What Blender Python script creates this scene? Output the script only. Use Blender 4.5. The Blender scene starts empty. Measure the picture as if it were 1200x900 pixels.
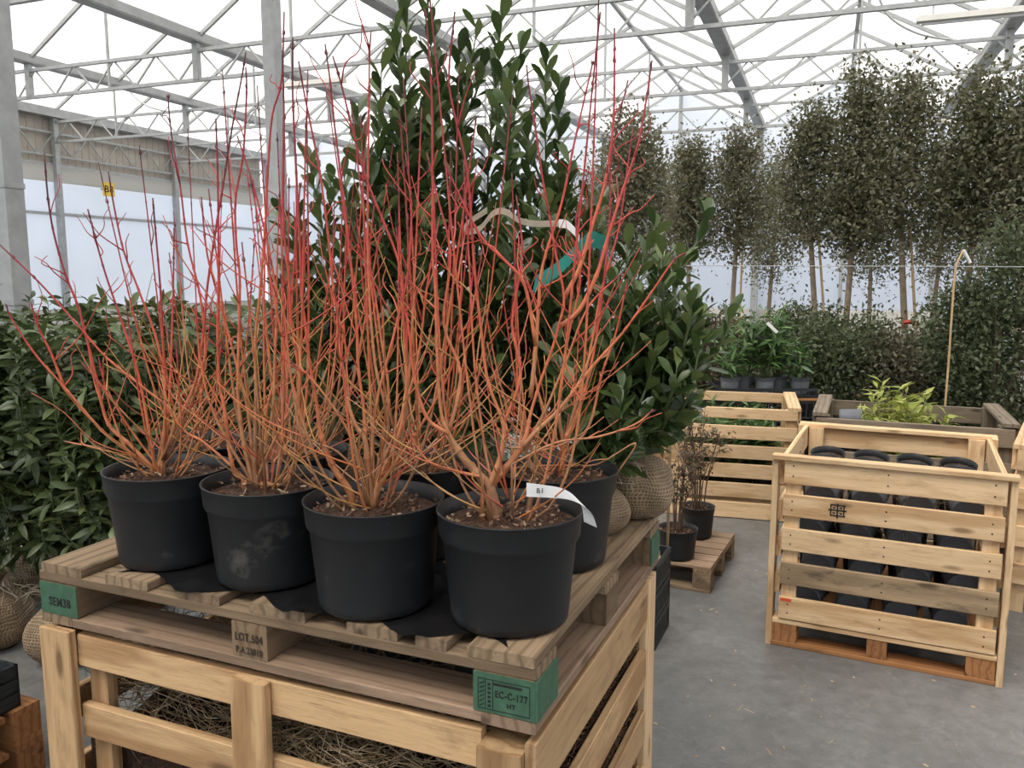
import bpy, bmesh, math, random
import numpy as np
from mathutils import Vector, Matrix
R = random.Random(7)
NR = np.random.default_rng(7)
PI = math.pi
S = bpy.context.scene
COL = S.collection

# ------------------------------------------------------------------ camera, sky, exposure
F, PITCH, CH = 960.7, 0.1335, 1.58
cam = bpy.data.cameras.new('camera'); cam.sensor_width = 36; cam.lens = 36 * F / 1200
cam.clip_end = 300
co = bpy.data.objects.new('camera', cam); COL.objects.link(co)
co.location = (0, 0, CH); co.rotation_euler = (PI / 2 - PITCH, 0, 0)
S.camera = co
W = bpy.data.worlds.new('overcast_sky'); S.world = W; W.use_nodes = True
bg = W.node_tree.nodes['Background']; bg.inputs[0].default_value = (0.97, 0.98, 1.0, 1); bg.inputs[1].default_value = 1.0
sun = bpy.data.lights.new('sun_offscreen', 'SUN'); sun.energy = 4.0; sun.angle = math.radians(28); sun.color = (1, .95, .87)
so = bpy.data.objects.new('sun_offscreen', sun); COL.objects.link(so); so.rotation_euler = Vector((.34, .38, -.86)).to_track_quat('-Z', 'Y').to_euler()
S.view_settings.view_transform = 'Standard'; S.view_settings.look = 'None'
S.view_settings.gamma = 1; S.view_settings.use_curve_mapping = False
S.view_settings.exposure = 0.5
S.cycles.use_denoising = True
S.cycles.max_bounces = 8; S.cycles.diffuse_bounces = 5; S.cycles.transmission_bounces = 6; S.cycles.transparent_max_bounces = 8

# ------------------------------------------------------------------ helpers
def px(x, y, Y):
    """photo pixel -> world point at world distance Y"""
    X = (x - 600) / F; u = -(y - 450) / F
    d = np.array([X, math.cos(PITCH) + u * math.sin(PITCH), -math.sin(PITCH) + u * math.cos(PITCH)])
    return d * (Y / d[1]) + np.array([0, 0, CH])

def new_mesh(name, v, f, uv=None, col=None, rnd=None, smooth=False):
    m = bpy.data.meshes.new(name)
    v = np.asarray(v, dtype=np.float32).reshape(-1, 3)
    if isinstance(f, np.ndarray):
        k = f.shape[1]; n = len(f)
        m.vertices.add(len(v)); m.vertices.foreach_set('co', v.ravel())
        m.loops.add(n * k); m.loops.foreach_set('vertex_index', f.astype(np.int32).ravel())
        m.polygons.add(n); m.polygons.foreach_set('loop_start', np.arange(0, n * k, k, dtype=np.int32))
        m.update(calc_edges=True); m.validate()
    else:
        m.from_pydata([tuple(map(float, p)) for p in v], [], [tuple(int(i) for i in q) for q in f])
    if uv is not None:
        l = m.uv_layers.new(name='UVMap')
        idx = np.empty(len(m.loops), dtype=np.int32); m.loops.foreach_get('vertex_index', idx)
        l.data.foreach_set('uv', np.asarray(uv, dtype=np.float32)[idx].ravel())
    if col is not None:
        a = m.attributes.new('Col', 'FLOAT_COLOR', 'POINT')
        c = np.ones((len(v), 4), dtype=np.float32); c[:, :3] = np.asarray(col)
        a.data.foreach_set('color', c.ravel())
    if rnd is not None:
        a = m.attributes.new('rnd', 'FLOAT', 'POINT'); a.data.foreach_set('value', np.asarray(rnd, dtype=np.float32))
    if smooth:
        m.polygons.foreach_set('use_smooth', np.ones(len(m.polygons), dtype=bool))
    m.update()
    return m

def link(name, mesh, mat=None, parent=None, loc=(0, 0, 0), rot=(0, 0, 0), scale=None):
    o = bpy.data.objects.new(name, mesh); COL.objects.link(o)
    if mat is not None and mesh is not None and not mesh.materials: mesh.materials.append(mat)
    if parent is not None: o.parent = parent
    o.location = loc; o.rotation_euler = rot
    if scale is not None: o.scale = scale
    return o

def tag(o, label=None, cat=None, group=None, kind=None):
    if label: o['label'] = label
    if cat: o['category'] = cat
    if group: o['group'] = group
    if kind: o['kind'] = kind
    return o

def thing(name, label, cat, loc=(0, 0, 0), rz=0, group=None):
    o = link(name, None, loc=loc, rot=(0, 0, rz))
    return tag(o, label, cat, group)

class MB:
    def __init__(s): s.v = []; s.f = []; s.uv = []; s.c = []; s.n = 0
    def add(s, v, f, c=None):
        v = np.asarray(v, dtype=float).reshape(-1, 3)
        s.v.append(v); s.f += [tuple(int(i) + s.n for i in q) for q in f]; s.n += len(v)
        if c is not None:
            c = np.asarray(c, dtype=float)
            s.c.append(np.tile(c, (len(v), 1)) if c.ndim == 1 else c)
        return s
    def box(s, a, b, c=None):
        x0, y0, z0 = a; x1, y1, z1 = b
        v = [(x0,y0,z0),(x1,y0,z0),(x1,y1,z0),(x0,y1,z0),(x0,y0,z1),(x1,y0,z1),(x1,y1,z1),(x0,y1,z1)]
        return s.add(v, [(0,3,2,1),(4,5,6,7),(0,1,5,4),(1,2,6,5),(2,3,7,6),(3,0,4,7)], c)
    def tube(s, path, rad, n=6, c=None, cap=True):
        P = np.asarray(path, dtype=float); k = len(P)
        r = np.full(k, rad) if np.isscalar(rad) else np.asarray(rad, dtype=float)
        T = np.gradient(P, axis=0); T /= np.linalg.norm(T, axis=1)[:, None] + 1e-9
        ref = np.array([0, 0, 1.0]) if abs(T[0][2]) < .9 else np.array([1.0, 0, 0])
        u = np.cross(T[0], ref); u /= np.linalg.norm(u)
        vs = []
        for i in range(k):
            u = u - T[i] * (u @ T[i]); u /= np.linalg.norm(u) + 1e-9
            w = np.cross(T[i], u)
            for j in range(n):
                a = 2 * PI * j / n
                vs.append(P[i] + r[i] * (math.cos(a) * u + math.sin(a) * w))
        fs = [(i*n+j, i*n+(j+1) % n, (i+1)*n+(j+1) % n, (i+1)*n+j) for i in range(k-1) for j in range(n)]
        if cap: fs += [tuple(range(n))[::-1], tuple((k-1)*n + j for j in range(n))]
        if c is not None and np.ndim(c) == 2: c = np.repeat(np.asarray(c), n, axis=0)
        return s.add(vs, fs, c)
    def bar(s, a, b, w, h=None):
        """square-section bar between two points"""
        a = np.array(a, float); b = np.array(b, float); h = h or w
        t = b - a; t /= np.linalg.norm(t)
        ref = np.array([0, 0, 1.0]) if abs(t[2]) < .95 else np.array([1.0, 0, 0])
        u = np.cross(t, ref); u /= np.linalg.norm(u); q = np.cross(u, t)
        vs = [p + sx * u * w / 2 + sz * q * h / 2 for p in (a, b) for sx, sz in ((-1,-1),(1,-1),(1,1),(-1,1))]
        return s.add(vs, [(0,1,2,3),(7,6,5,4),(0,4,5,1),(1,5,6,2),(2,6,7,3),(3,7,4,0)])
    def lathe(s, prof, n=32, c=None):
        vs = [(r * math.cos(2*PI*j/n), r * math.sin(2*PI*j/n), z) for r, z in prof for j in range(n)]
        fs = [(i*n+j, i*n+(j+1) % n, (i+1)*n+(j+1) % n, (i+1)*n+j) for i in range(len(prof)-1) for j in range(n)]
        return s.add(vs, fs, c)
    def mesh(s, name, smooth=False):
        return new_mesh(name, np.concatenate(s.v), s.f, col=np.concatenate(s.c) if s.c else None, smooth=smooth)
    def build(s, name, mat, parent=None, loc=(0,0,0), rot=(0,0,0), smooth=False):
        return link(name, s.mesh(name, smooth), mat, parent, loc, rot)

def catmull(P, n=6):
    P = np.asarray(P, float)
    Q = np.vstack([2*P[0]-P[1], P, 2*P[-1]-P[-2]]); out = []
    for i in range(1, len(Q)-2):
        p0, p1, p2, p3 = Q[i-1:i+3]
        for t in np.linspace(0, 1, n, endpoint=False):
            out.append(.5*((2*p1)+(-p0+p2)*t+(2*p0-5*p1+4*p2-p3)*t*t+(-p0+3*p1-3*p2+p3)*t**3))
    out.append(P[-1]); return np.array(out)

# ------------------------------------------------------------------ materials
def nmat(name):
    m = bpy.data.materials.new(name); m.use_nodes = True
    nt = m.node_tree; b = nt.nodes['Principled BSDF']
    return m, nt, b
def nd(nt, t, **kw):
    n = nt.nodes.new(t)
    for k, v in kw.items(): setattr(n, k, v)
    return n
def L(nt, a, b): nt.links.new(a, b)
def ramp(nt, fac, stops):
    r = nd(nt, 'ShaderNodeValToRGB'); e = r.color_ramp.elements
    while len(e) < len(stops): e.new(.5)
    for q, (p, c) in zip(e, stops): q.position = p; q.color = (*c, 1)
    L(nt, fac, r.inputs[0]); return r.outputs[0]
def mixc(nt, fac, a, b, mode='MIX'):
    m = nd(nt, 'ShaderNodeMix', data_type='RGBA', blend_type=mode)
    for i, v in ((0, fac), (6, a), (7, b)):
        if isinstance(v, (int, float)): m.inputs[i].default_value = v
        elif isinstance(v, tuple): m.inputs[i].default_value = (*v, 1)
        else: L(nt, v, m.inputs[i])
    return m.outputs[2]
def objcoord(nt, scale, rand=True):
    tc = nd(nt, 'ShaderNodeTexCoord'); mp = nd(nt, 'ShaderNodeMapping')
    mp.inputs['Scale'].default_value = scale
    L(nt, tc.outputs['Object'], mp.inputs[0])
    if rand:
        oi = nd(nt, 'ShaderNodeObjectInfo'); ml = nd(nt, 'ShaderNodeMath', operation='MULTIPLY'); ml.inputs[1].default_value = 53
        L(nt, oi.outputs['Random'], ml.inputs[0])
        cx = nd(nt, 'ShaderNodeCombineXYZ')
        for i in range(3): L(nt, ml.outputs[0], cx.inputs[i])
        L(nt, cx.outputs[0], mp.inputs['Location'])
        return mp.outputs[0], oi.outputs['Random']
    return mp.outputs[0], None
def noise(nt, vec, scale, detail=4, rough=.55, dist=0):
    n = nd(nt, 'ShaderNodeTexNoise'); n.inputs['Scale'].default_value = scale; n.inputs['Detail'].default_value = detail
    n.inputs['Roughness'].default_value = rough; n.inputs['Distortion'].default_value = dist
    if vec is not None: L(nt, vec, n.inputs['Vector'])
    return n.outputs[0]
def bump(nt, b, h, s, d=.01):
    bp = nd(nt, 'ShaderNodeBump'); bp.inputs['Strength'].default_value = s; bp.inputs['Distance'].default_value = d
    L(nt, h, bp.inputs['Height']); L(nt, bp.outputs[0], b.inputs['Normal'])

def wood(name, light, dark, stain=(.1,.08,.06), stain_amt=.25, rough=.72, speck=.35):
    m, nt, b = nmat(name)
    v, rnd = objcoord(nt, (1.3, 16, 16))
    g = noise(nt, v, 2.2, 5, .6, 1.2)
    v3, _ = objcoord(nt, (.9, 7, 7))
    wv = nd(nt, 'ShaderNodeTexWave', wave_type='BANDS', bands_direction='Y'); L(nt, v3, wv.inputs['Vector'])
    wv.inputs['Scale'].default_value = 1.6; wv.inputs['Distortion'].default_value = 7; wv.inputs['Detail'].default_value = 3; wv.inputs['Detail Scale'].default_value = .8
    mid = tuple((x+y)/2 for x, y in zip(light, dark))
    c = ramp(nt, g, [(.28, mid), (.5, light), (.72, tuple(min(1, x*1.1) for x in light)), (.9, mid)])
    wf = nd(nt, 'ShaderNodeMapRange'); wf.inputs[1].default_value = .62; wf.inputs[2].default_value = 1.0; wf.inputs[4].default_value = .75; L(nt, wv.outputs[0], wf.inputs[0])
    c = mixc(nt, wf.outputs[0], c, dark)
    v4, _ = objcoord(nt, (4, 70, 70)); fb = noise(nt, v4, 2, 4, .75)
    ff = nd(nt, 'ShaderNodeMapRange'); ff.inputs[1].default_value = .56; ff.inputs[2].default_value = .74; ff.inputs[4].default_value = speck; L(nt, fb, ff.inputs[0])
    c = mixc(nt, ff.outputs[0], c, tuple(.55*x for x in dark))
    v2, _ = objcoord(nt, (3, 9, 9))
    k = noise(nt, v2, 2.0, 5, .65, .4)
    kk = nd(nt, 'ShaderNodeMapRange'); kk.inputs[1].default_value = .54; kk.inputs[2].default_value = .74; kk.inputs[4].default_value = stain_amt
    L(nt, k, kk.inputs[0])
    c = mixc(nt, kk.outputs[0], c, stain)
    v5, _ = objcoord(nt, (3.2, 11, 11)); vo = nd(nt, 'ShaderNodeTexVoronoi'); vo.inputs['Scale'].default_value = 1.0; L(nt, v5, vo.inputs['Vector'])
    kn = nd(nt, 'ShaderNodeMapRange'); kn.inputs[1].default_value = .16; kn.inputs[2].default_value = .07; kn.inputs[4].default_value = .8; L(nt, vo.outputs['Distance'], kn.inputs[0])
    c = mixc(nt, kn.outputs[0], c, tuple(.42*x for x in dark))
    hs = nd(nt, 'ShaderNodeHueSaturation')
    mr = nd(nt, 'ShaderNodeMapRange'); mr.inputs[3].default_value = .78; mr.inputs[4].default_value = 1.12; L(nt, rnd, mr.inputs[0])
    L(nt, mr.outputs[0], hs.inputs['Value']); L(nt, c, hs.inputs['Color'])
    L(nt, hs.outputs[0], b.inputs['Base Color']); b.inputs['Roughness'].default_value = rough
    b.inputs['Specular IOR Level'].default_value = .25
    bump(nt, b, fb, .35, .004)
    return m
M = {}
M['pine'] = wood('pine_boards', (.53, .345, .18), (.29, .155, .068), (.22, .13, .07), .55, .72, .6)
M['pine_pale'] = wood('pale_pine_boards', (.69, .49, .29), (.47, .28, .13), (.28, .15, .075), .5, .72, .5)
M['aged'] = wood('aged_pallet_boards', (.275, .195, .122), (.135, .092, .055), (.065, .048, .034), .9, .85, .6)
M['aged_pink'] = wood('aged_base_boards', (.31, .21, .14), (.18, .12, .08), (.42, .29, .21), .5, .85, .6)
M['grey'] = wood('weathered_grey_boards', (.23, .185, .135), (.13, .10, .075), (.07, .055, .04), .55, .9, .6)
M['stained'] = wood('stained_pine_boards', (.42, .30, .18), (.22, .155, .095), (.05, .042, .035), .95, .85, .5)
M['orange'] = wood('orange_block_wood', (.36, .165, .065), (.22, .09, .035), (.10, .05, .025), .5)
M['block'] = wood('brown_block_wood', (.22, .15, .09), (.13, .085, .05), (.07, .05, .035), .6, .85, .5)

def flat(name, col, rough=.6, metal=0, var=.12, sc=6, bmp=0, spec=None):
    m, nt, b = nmat(name)
    v, rnd = objcoord(nt, (1, 1, 1))
    n = noise(nt, v, sc, 5, .6)
    c = ramp(nt, n, [(.3, tuple(x*(1-var) for x in col)), (.7, tuple(min(1, x*(1+var)) for x in col))])
    L(nt, c, b.inputs['Base Color']); b.inputs['Roughness'].default_value = rough; b.inputs['Metallic'].default_value = metal
    if spec is not None: b.inputs['Specular IOR Level'].default_value = spec
    if bmp: bump(nt, b, n, bmp, .005)
    return m
def greenpaint():
    m, nt, b = nmat('green_block_paint')
    v, rnd = objcoord(nt, (1, 1, 1))
    n = noise(nt, v, 30, 6, .65)
    c = ramp(nt, n, [(.30, (.20, .165, .10)), (.36, (.034, .088, .05)), (.58, (.046, .12, .068)), (.8, (.08, .16, .10))])
    L(nt, c, b.inputs['Base Color']); b.inputs['Roughness'].default_value = .75
    return m
M['green'] = greenpaint()
M['ink'] = flat('dark_stamp_ink', (.012, .012, .010), .8)
M['ink_brown'] = flat('burnt_stamp_ink', (.035, .025, .018), .8)
M['redink'] = flat('red_marker', (.6, .08, .03), .7)
def potmat(name, base):
    m, nt, b = nmat(name)
    v, rnd = objcoord(nt, (1, 1, 1))
    n = noise(nt, v, 9, 6, .62); n2 = noise(nt, v, 60, 3, .7)
    c = ramp(nt, n, [(.35, base), (.62, tuple(x*1.25 for x in base)), (.72, (.085, .082, .075)), (.86, (.16, .15, .13))])
    d = ramp(nt, n2, [(.70, (0, 0, 0)), (.78, (.05, .045, .04))])
    c = mixc(nt, 1.0, c, d, 'ADD')
    L(nt, c, b.inputs['Base Color']); b.inputs['Roughness'].default_value = .5; b.inputs['Specular IOR Level'].default_value = .32
    bump(nt, b, n2, .06, .003)
    return m
M['pot'] = potmat('black_pot_plastic', (.014, .015, .0165))
M['potgrey'] = potmat('dusty_grey_pot_plastic', (.11, .117, .13))
M['blackplastic'] = flat('black_crate_plastic', (.018, .022, .024), .45)
M['film'] = flat('black_film', (.010, .010, .011), .3)
def soilmat():
    m, nt, b = nmat('bark_soil')
    v, rnd = objcoord(nt, (1, 1, 1))
    n = noise(nt, v, 90, 4, .75)
    c = ramp(nt, n, [(.3, (.025, .014, .008)), (.5, (.075, .036, .020)), (.64, (.15, .075, .04)), (.74, (.34, .24, .14))])
    L(nt, c, b.inputs['Base Color']); b.inputs['Roughness'].default_value = .95
    bump(nt, b, n, 1.0, .02)
    return m
M['soil'] = soilmat()
def colattr(name, rough=.5, bmp=True):
    m, nt, b = nmat(name)
    a = nd(nt, 'ShaderNodeAttribute', attribute_name='Col')
    v, rnd = objcoord(nt, (1, 1, 1)); n = noise(nt, v, 35, 4, .6)
    h = ramp(nt, n, [(.3, (.62, .60, .60)), (.7, (1.0, 1.0, 1.0))])
    c = mixc(nt, 1.0, a.outputs['Color'], h, 'MULTIPLY')
    L(nt, c, b.inputs['Base Color']); b.inputs['Roughness'].default_value = rough
    return m
M['stem'] = colattr('dogwood_bark', .5)
def leafmat(name, cols, rough=.35, trans=.25):
    m, nt, b = nmat(name)
    a = nd(nt, 'ShaderNodeAttribute', attribute_name='rnd'); oi = nd(nt, 'ShaderNodeObjectInfo')
    s = nd(nt, 'ShaderNodeMath', operation='ADD'); L(nt, a.outputs['Fac'], s.inputs[0]); L(nt, oi.outputs['Random'], s.inputs[1])
    fr = nd(nt, 'ShaderNodeMath', operation='FRACT'); L(nt, s.outputs[0], fr.inputs[0])
    c = ramp(nt, fr.outputs[0], [(i/(len(cols)-1), q) for i, q in enumerate(cols)])
    L(nt, c, b.inputs['Base Color']); b.inputs['Roughness'].default_value = rough
    tr = nd(nt, 'ShaderNodeBsdfTranslucent'); L(nt, c, tr.inputs[0])
    mx = nd(nt, 'ShaderNodeMixShader'); mx.inputs[0].default_value = trans
    L(nt, b.outputs[0], mx.inputs[1]); L(nt, tr.outputs[0], mx.inputs[2])
    L(nt, mx.outputs[0], nt.nodes['Material Output'].inputs[0])
    return m
M['laurel'] = leafmat('laurel_leaf', [(.034,.060,.020), (.055,.092,.029), (.076,.12,.036), (.105,.15,.048), (.16,.20,.072)], .3, .28)
M['hedge'] = leafmat('hedge_leaf', [(.036,.055,.020), (.052,.078,.027), (.070,.098,.033), (.09,.12,.042), (.14,.18,.065)], .42, .25)
M['oak'] = leafmat('oak_leaf', [(.09,.095,.05), (.125,.128,.066), (.16,.155,.085), (.19,.175,.105), (.26,.25,.17)], .5, .42)
M['bushleaf'] = leafmat('bush_leaf', [(.055,.072,.034), (.08,.102,.048), (.105,.128,.06), (.15,.165,.09)], .5, .38)
M['bushbrown'] = leafmat('olive_brown_bush_leaf', [(.06,.058,.032), (.095,.085,.05), (.13,.12,.07), (.17,.15,.10)], .5, .38)
M['bushpale'] = leafmat('pale_bush_leaf', [(.07,.095,.045), (.10,.13,.065), (.14,.165,.09), (.20,.215,.13)], .5, .4)
M['freshleaf'] = leafmat('fresh_leaf', [(.03,.08,.022), (.06,.13,.035), (.10,.20,.05), (.16,.24,.08)], .4, .3)
M['yellowleaf'] = leafmat('yellow_leaf', [(.20,.26,.04), (.36,.40,.08), (.50,.50,.16), (.30,.36,.06)], .45, .3)
M['brownleaf'] = leafmat('brown_leaf', [(.06,.04,.03), (.10,.06,.045), (.07,.08,.03), (.16,.12,.06)], .6, .25)
M['trunk'] = flat('grey_brown_bark', (.27, .21, .145), .9, 0, .3, 20, .4)
M['twig'] = flat('brown_twig_bark', (.11, .065, .042), .8, 0, .3, 20)
M['greenstem'] = flat('green_shoot', (.10, .13, .05), .6)
M['cane'] = flat('bamboo_cane', (.48, .33, .17), .6, 0, .2, 10)
M['straw'] = leafmat('dry_straw', [(.28,.20,.11), (.42,.32,.19), (.55,.44,.28), (.36,.24,.12)], .7, .15)
M['fibre'] = leafmat('brown_root_fibre', [(.06,.03,.018), (.12,.06,.03), (.19,.10,.05), (.09,.05,.03)], .9, .05)
M['steel'] = flat('galvanised_steel', (.36, .37, .37), .55, .25, .14, 9)
M['steel_dark'] = flat('gutter_steel', (.34, .345, .345), .5, .3, .14, 5)
M['white'] = flat('white_label_plastic', (.78, .78, .77), .5, 0, .05)
M['teal'] = flat('teal_band', (.015, .24, .19), .55, 0, .12)
M['beige_strap'] = flat('beige_strap', (.40, .34, .26), .8, 0, .2, 30)
M['blackstake'] = flat('dark_stake', (.03, .025, .03), .6)
M['red'] = flat('red_ribbon', (.55, .05, .03), .6)
M['yellow'] = flat('yellow_sign', (.75, .52, .05), .5, 0, .06)
M['lamp'] = flat('white_lamp_housing', (.74, .72, .66), .5, 0, .05)
M['sill'] = flat('pale_sill', (.55, .53, .49), .8, 0, .1)
def sheet(name, col, tr=.9, clear=0):
    m, nt, b = nmat(name)
    v, _ = objcoord(nt, (1, 1, 1), False); n = noise(nt, v, .35, 3, .6)
    c = ramp(nt, n, [(.3, tuple(x*.93 for x in col)), (.7, col)])
    t = nd(nt, 'ShaderNodeBsdfTranslucent'); L(nt, c, t.inputs[0])
    L(nt, c, b.inputs['Base Color']); b.inputs['Roughness'].default_value = .35
    mx = nd(nt, 'ShaderNodeMixShader'); mx.inputs[0].default_value = tr
    L(nt, b.outputs[0], mx.inputs[1]); L(nt, t.outputs[0], mx.inputs[2]); sh = mx.outputs[0]
    if clear:
        tp = nd(nt, 'ShaderNodeBsdfTransparent'); m2 = nd(nt, 'ShaderNodeMixShader'); m2.inputs[0].default_value = clear
        L(nt, sh, m2.inputs[1]); L(nt, tp.outputs[0], m2.inputs[2]); sh = m2.outputs[0]
    L(nt, sh, nt.nodes['Material Output'].inputs[0])
    return m
M['roof'] = sheet('frosted_roof_sheet', (.90, .89, .865), .88, .45)
M['wallsheet'] = sheet('frosted_wall_sheet', (.80, .84, .90), .8)
M['band'] = sheet('shade_screen_roll', (.62, .61, .58), .55)
M['clad'] = flat('beige_cladding', (.40, .36, .31), .7, 0, .06)
def concrete():
    m, nt, b = nmat('worn_concrete')
    v, _ = objcoord(nt, (1, 1, 1), False)
    n1 = noise(nt, v, .8, 8, .65, .4); n2 = noise(nt, v, 14, 6, .7); n3 = noise(nt, v, 3.5, 5, .6, 2.5)
    c = ramp(nt, n1, [(.3, (.085, .084, .081)), (.5, (.15, .148, .143)), (.7, (.205, .203, .197))])
    d = ramp(nt, n2, [(.35, (.72, .72, .72)), (.55, (1, 1, 1)), (.74, (1.2, 1.2, 1.18))])
    c = mixc(nt, .8, c, d, 'MULTIPLY')
    e = ramp(nt, n3, [(.485, (0, 0, 0)), (.5, (.05, .05, .05)), (.515, (0, 0, 0))])
    c = mixc(nt, .7, c, e, 'ADD')
    L(nt, c, b.inputs['Base Color'])
    r = ramp(nt, n1, [(.3, (.38,)*3), (.7, (.6,)*3)]); L(nt, r, b.inputs['Roughness'])
    bump(nt, b, n2, .08, .004)
    return m
M['floor'] = concrete()
def burlap():
    m, nt, b = nmat('burlap_net')
    uv = nd(nt, 'ShaderNodeUVMap'); mp = nd(nt, 'ShaderNodeMapping'); L(nt, uv.outputs[0], mp.inputs[0])
    nz = nd(nt, 'ShaderNodeTexNoise'); nz.inputs['Scale'].default_value = 5; L(nt, uv.outputs[0], nz.inputs['Vector'])
    vm = nd(nt, 'ShaderNodeVectorMath', operation='SCALE'); vm.inputs['Scale'].default_value = .10; L(nt, nz.outputs['Color'], vm.inputs[0])
    va = nd(nt, 'ShaderNodeVectorMath', operation='ADD'); L(nt, mp.outputs[0], va.inputs[0]); L(nt, vm.outputs[0], va.inputs[1])
    sx = nd(nt, 'ShaderNodeSeparateXYZ'); L(nt, va.outputs[0], sx.inputs[0])
    outs = []
    for o, k in ((sx.outputs[0], 72), (sx.outputs[1], 36)):
        a = nd(nt, 'ShaderNodeMath', operation='MULTIPLY'); a.inputs[1].default_value = k * 2 * PI; L(nt, o, a.inputs[0])
        s_ = nd(nt, 'ShaderNodeMath', operation='SINE'); L(nt, a.outputs[0], s_.inputs[0]); outs.append(s_.outputs[0])
    mx = nd(nt, 'ShaderNodeMath', operation='MAXIMUM'); L(nt, outs[0], mx.inputs[0]); L(nt, outs[1], mx.inputs[1])
    v, rnd = objcoord(nt, (1, 1, 1)); n = noise(nt, v, 14, 5, .65)
    thread = ramp(nt, n, [(.3, (.24, .17, .10)), (.6, (.40, .30, .19)), (.8, (.52, .42, .29))])
    hole = ramp(nt, n, [(.3, (.10, .065, .04)), (.7, (.26, .185, .115))])
    fac = ramp(nt, mx.outputs[0], [(.35, (0,)*3), (.75, (1,)*3)])
    c = mixc(nt, fac, hole, thread)
    L(nt, c, b.inputs['Base Color']); b.inputs['Roughness'].default_value = .95
    bump(nt, b, mx.outputs[0], .5, .004)
    return m
M['burlap'] = burlap()

# ------------------------------------------------------------------ the greenhouse (axes s across, t along the gutters)
TH = 0.3656; cT, sT = math.cos(TH), math.sin(TH)
def G(s, t, z=0): return np.array([s*cT + t*sT, -s*sT + t*cT, z])
GZ = CH + 3.47; RZ = GZ + 1.15
GUT = [-16.4, -12.6, -9.1, -5.66, -1.70, 2.26, 6.22, 10.2]
TT = [-4.0, -0.4, 3.2, 6.8, 10.4, 14.0, 17.6, 21.3]
TEND = 21.6

floor = MB().box((-22, -8, -.2), (26, 32, 0)).build('floor', M['floor'])
tag(floor, 'worn grey concrete greenhouse floor', 'floor', kind='structure')

ceil = link('ceiling', None); tag(ceil, 'frosted white multi-span greenhouse roof', 'roof', kind='structure')
for i in range(len(GUT)-1):
    s0, s1 = GUT[i], GUT[i+1]; sm = (s0+s1)/2
    for j in range(len(TT)-1):
        t0, t1 = TT[j]+.02, TT[j+1]-.02
        for a, za, b_, zb in ((s0+.05, GZ+.10, sm-.03, RZ), (sm+.03, RZ, s1-.05, GZ+.10)):
            m_ = new_mesh('roof_pane', [G(a, t0, za), G(b_, t0, zb), G(b_, t1, zb), G(a, t1, za)], [(0, 1, 2, 3)])
            link('roof_pane', m_, M['roof'], ceil)
    mb = MB(); mb.bar(G(sm, TT[0], RZ+.01), G(sm, TEND, RZ+.01), .07, .10); mb.build('ridge_bar', M['steel'], ceil)
    for t in [x+d for x in TT[:-1] for d in (0, 1.8)] + [TT[-1]]:
        for sg in (s0, s1):
            mb = MB(); mb.bar(G(sg + (.04 if sg == s0 else -.04), t, GZ+.07), G(sm, t, RZ-.04), .045, .06); mb.build('rafter', M['steel'], ceil)
# gable ends of the roof at the far wall
ORD = ['first', 'second', 'third', 'fourth', 'fifth', 'sixth', 'seventh']
for k, s in enumerate(GUT[1:-1]):
    mb = MB()
    for dx in (-.10, .10):
        mb.bar(G(s+dx, TT[0], GZ+.07), G(s+dx, TEND, GZ+.07), .02, .13)
    mb.bar(G(s, TT[0], GZ), G(s, TEND, GZ), .2, .02)
    g = mb.build('roof_gutter', M['steel_dark'])
    tag(g, 'galvanised roof gutter, %s one counted from the beige-clad side wall' % ORD[k], 'gutter', 'roof gutters')

ZB, ZT = CH + 2.92, CH + 3.35
for kt, t in enumerate(TT[1:-1]):
    tr = thing('roof_truss', 'grey steel lattice roof truss, %s one counted from the far end wall' % ORD[5-kt], 'truss', tuple(G(0, t, ZB)), -TH, 'lattice roof trusses')
    s0, s1 = GUT[0]+.1, GUT[-1]
    h = ZT - ZB
    MB().bar((s0, 0, 0), (s1, 0, 0), .06, .05).build('bottom_chord', M['steel'], tr)
    MB().bar((s0, 0, h), (s1, 0, h), .06, .05).build('top_chord', M['steel'], tr)
    n = int((s1-s0)/.425); q = (s1-s0)/n
    wm1 = MB().bar((0, 0, 0), (q, 0, h), .024).mesh('web_bar'); wm2 = MB().bar((0, 0, h), (q, 0, 0), .024).mesh('web_bar')
    for i in range(n): link('web_bar', wm1 if i % 2 == 0 else wm2, M['steel'], tr, (s0+i*q, 0, 0))
    for i in range(len(GUT)-1):
        if i: MB().bar((GUT[i], 0, 0), (GUT[i], 0, h+.13), .08, .10).build('gutter_stub', M['steel'], tr)
        sm = (GUT[i]+GUT[i+1])/2
        MB().bar((sm, 0, 0), (sm, 0, RZ-ZB), .035).build('king_post', M['steel'], tr)
        if i % 2 == 0:
            c_ = catmull([(sm+.15, .1, 1.45), (sm+.35, .1, .95), (sm+.8, .1, .62), (sm+1.4, .1, .45)], 5)
            MB().tube(c_, .018, 5).build('vent_arm', M['steel'], tr)
# posts
def post(s, t, w, label, x=None):
    p = G(s, t); hh = GZ
    o = thing('steel_post', label, 'post', (p[0], p[1], 0), -TH)
    MB().box((-w/2, -w/2, 0), (w/2, w/2, hh)).build('shaft', M['steel'], o)
    MB().box((-w, -w, 0), (w, w, .015)).build('base_plate', M['steel'], o)
    for z in (1.35, 2.2): MB().box((-w/2-.006, -w/2-.006, z), (w/2+.006, w/2+.006, z+.04)).build('clamp_band', M['steel'], o)
    return o
post(-5.66, 4.42, .155, 'thick galvanised steel post rising out of the green hedge')
post(-5.66, 7.63, .145, 'galvanised steel post rising behind the red dogwood stems')
post(-5.66, 14.6, .16, 'steel post seen between the laurel tops')
post(-1.70, 21.2, .16, 'steel post carrying a gutter against the far wall')

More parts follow.
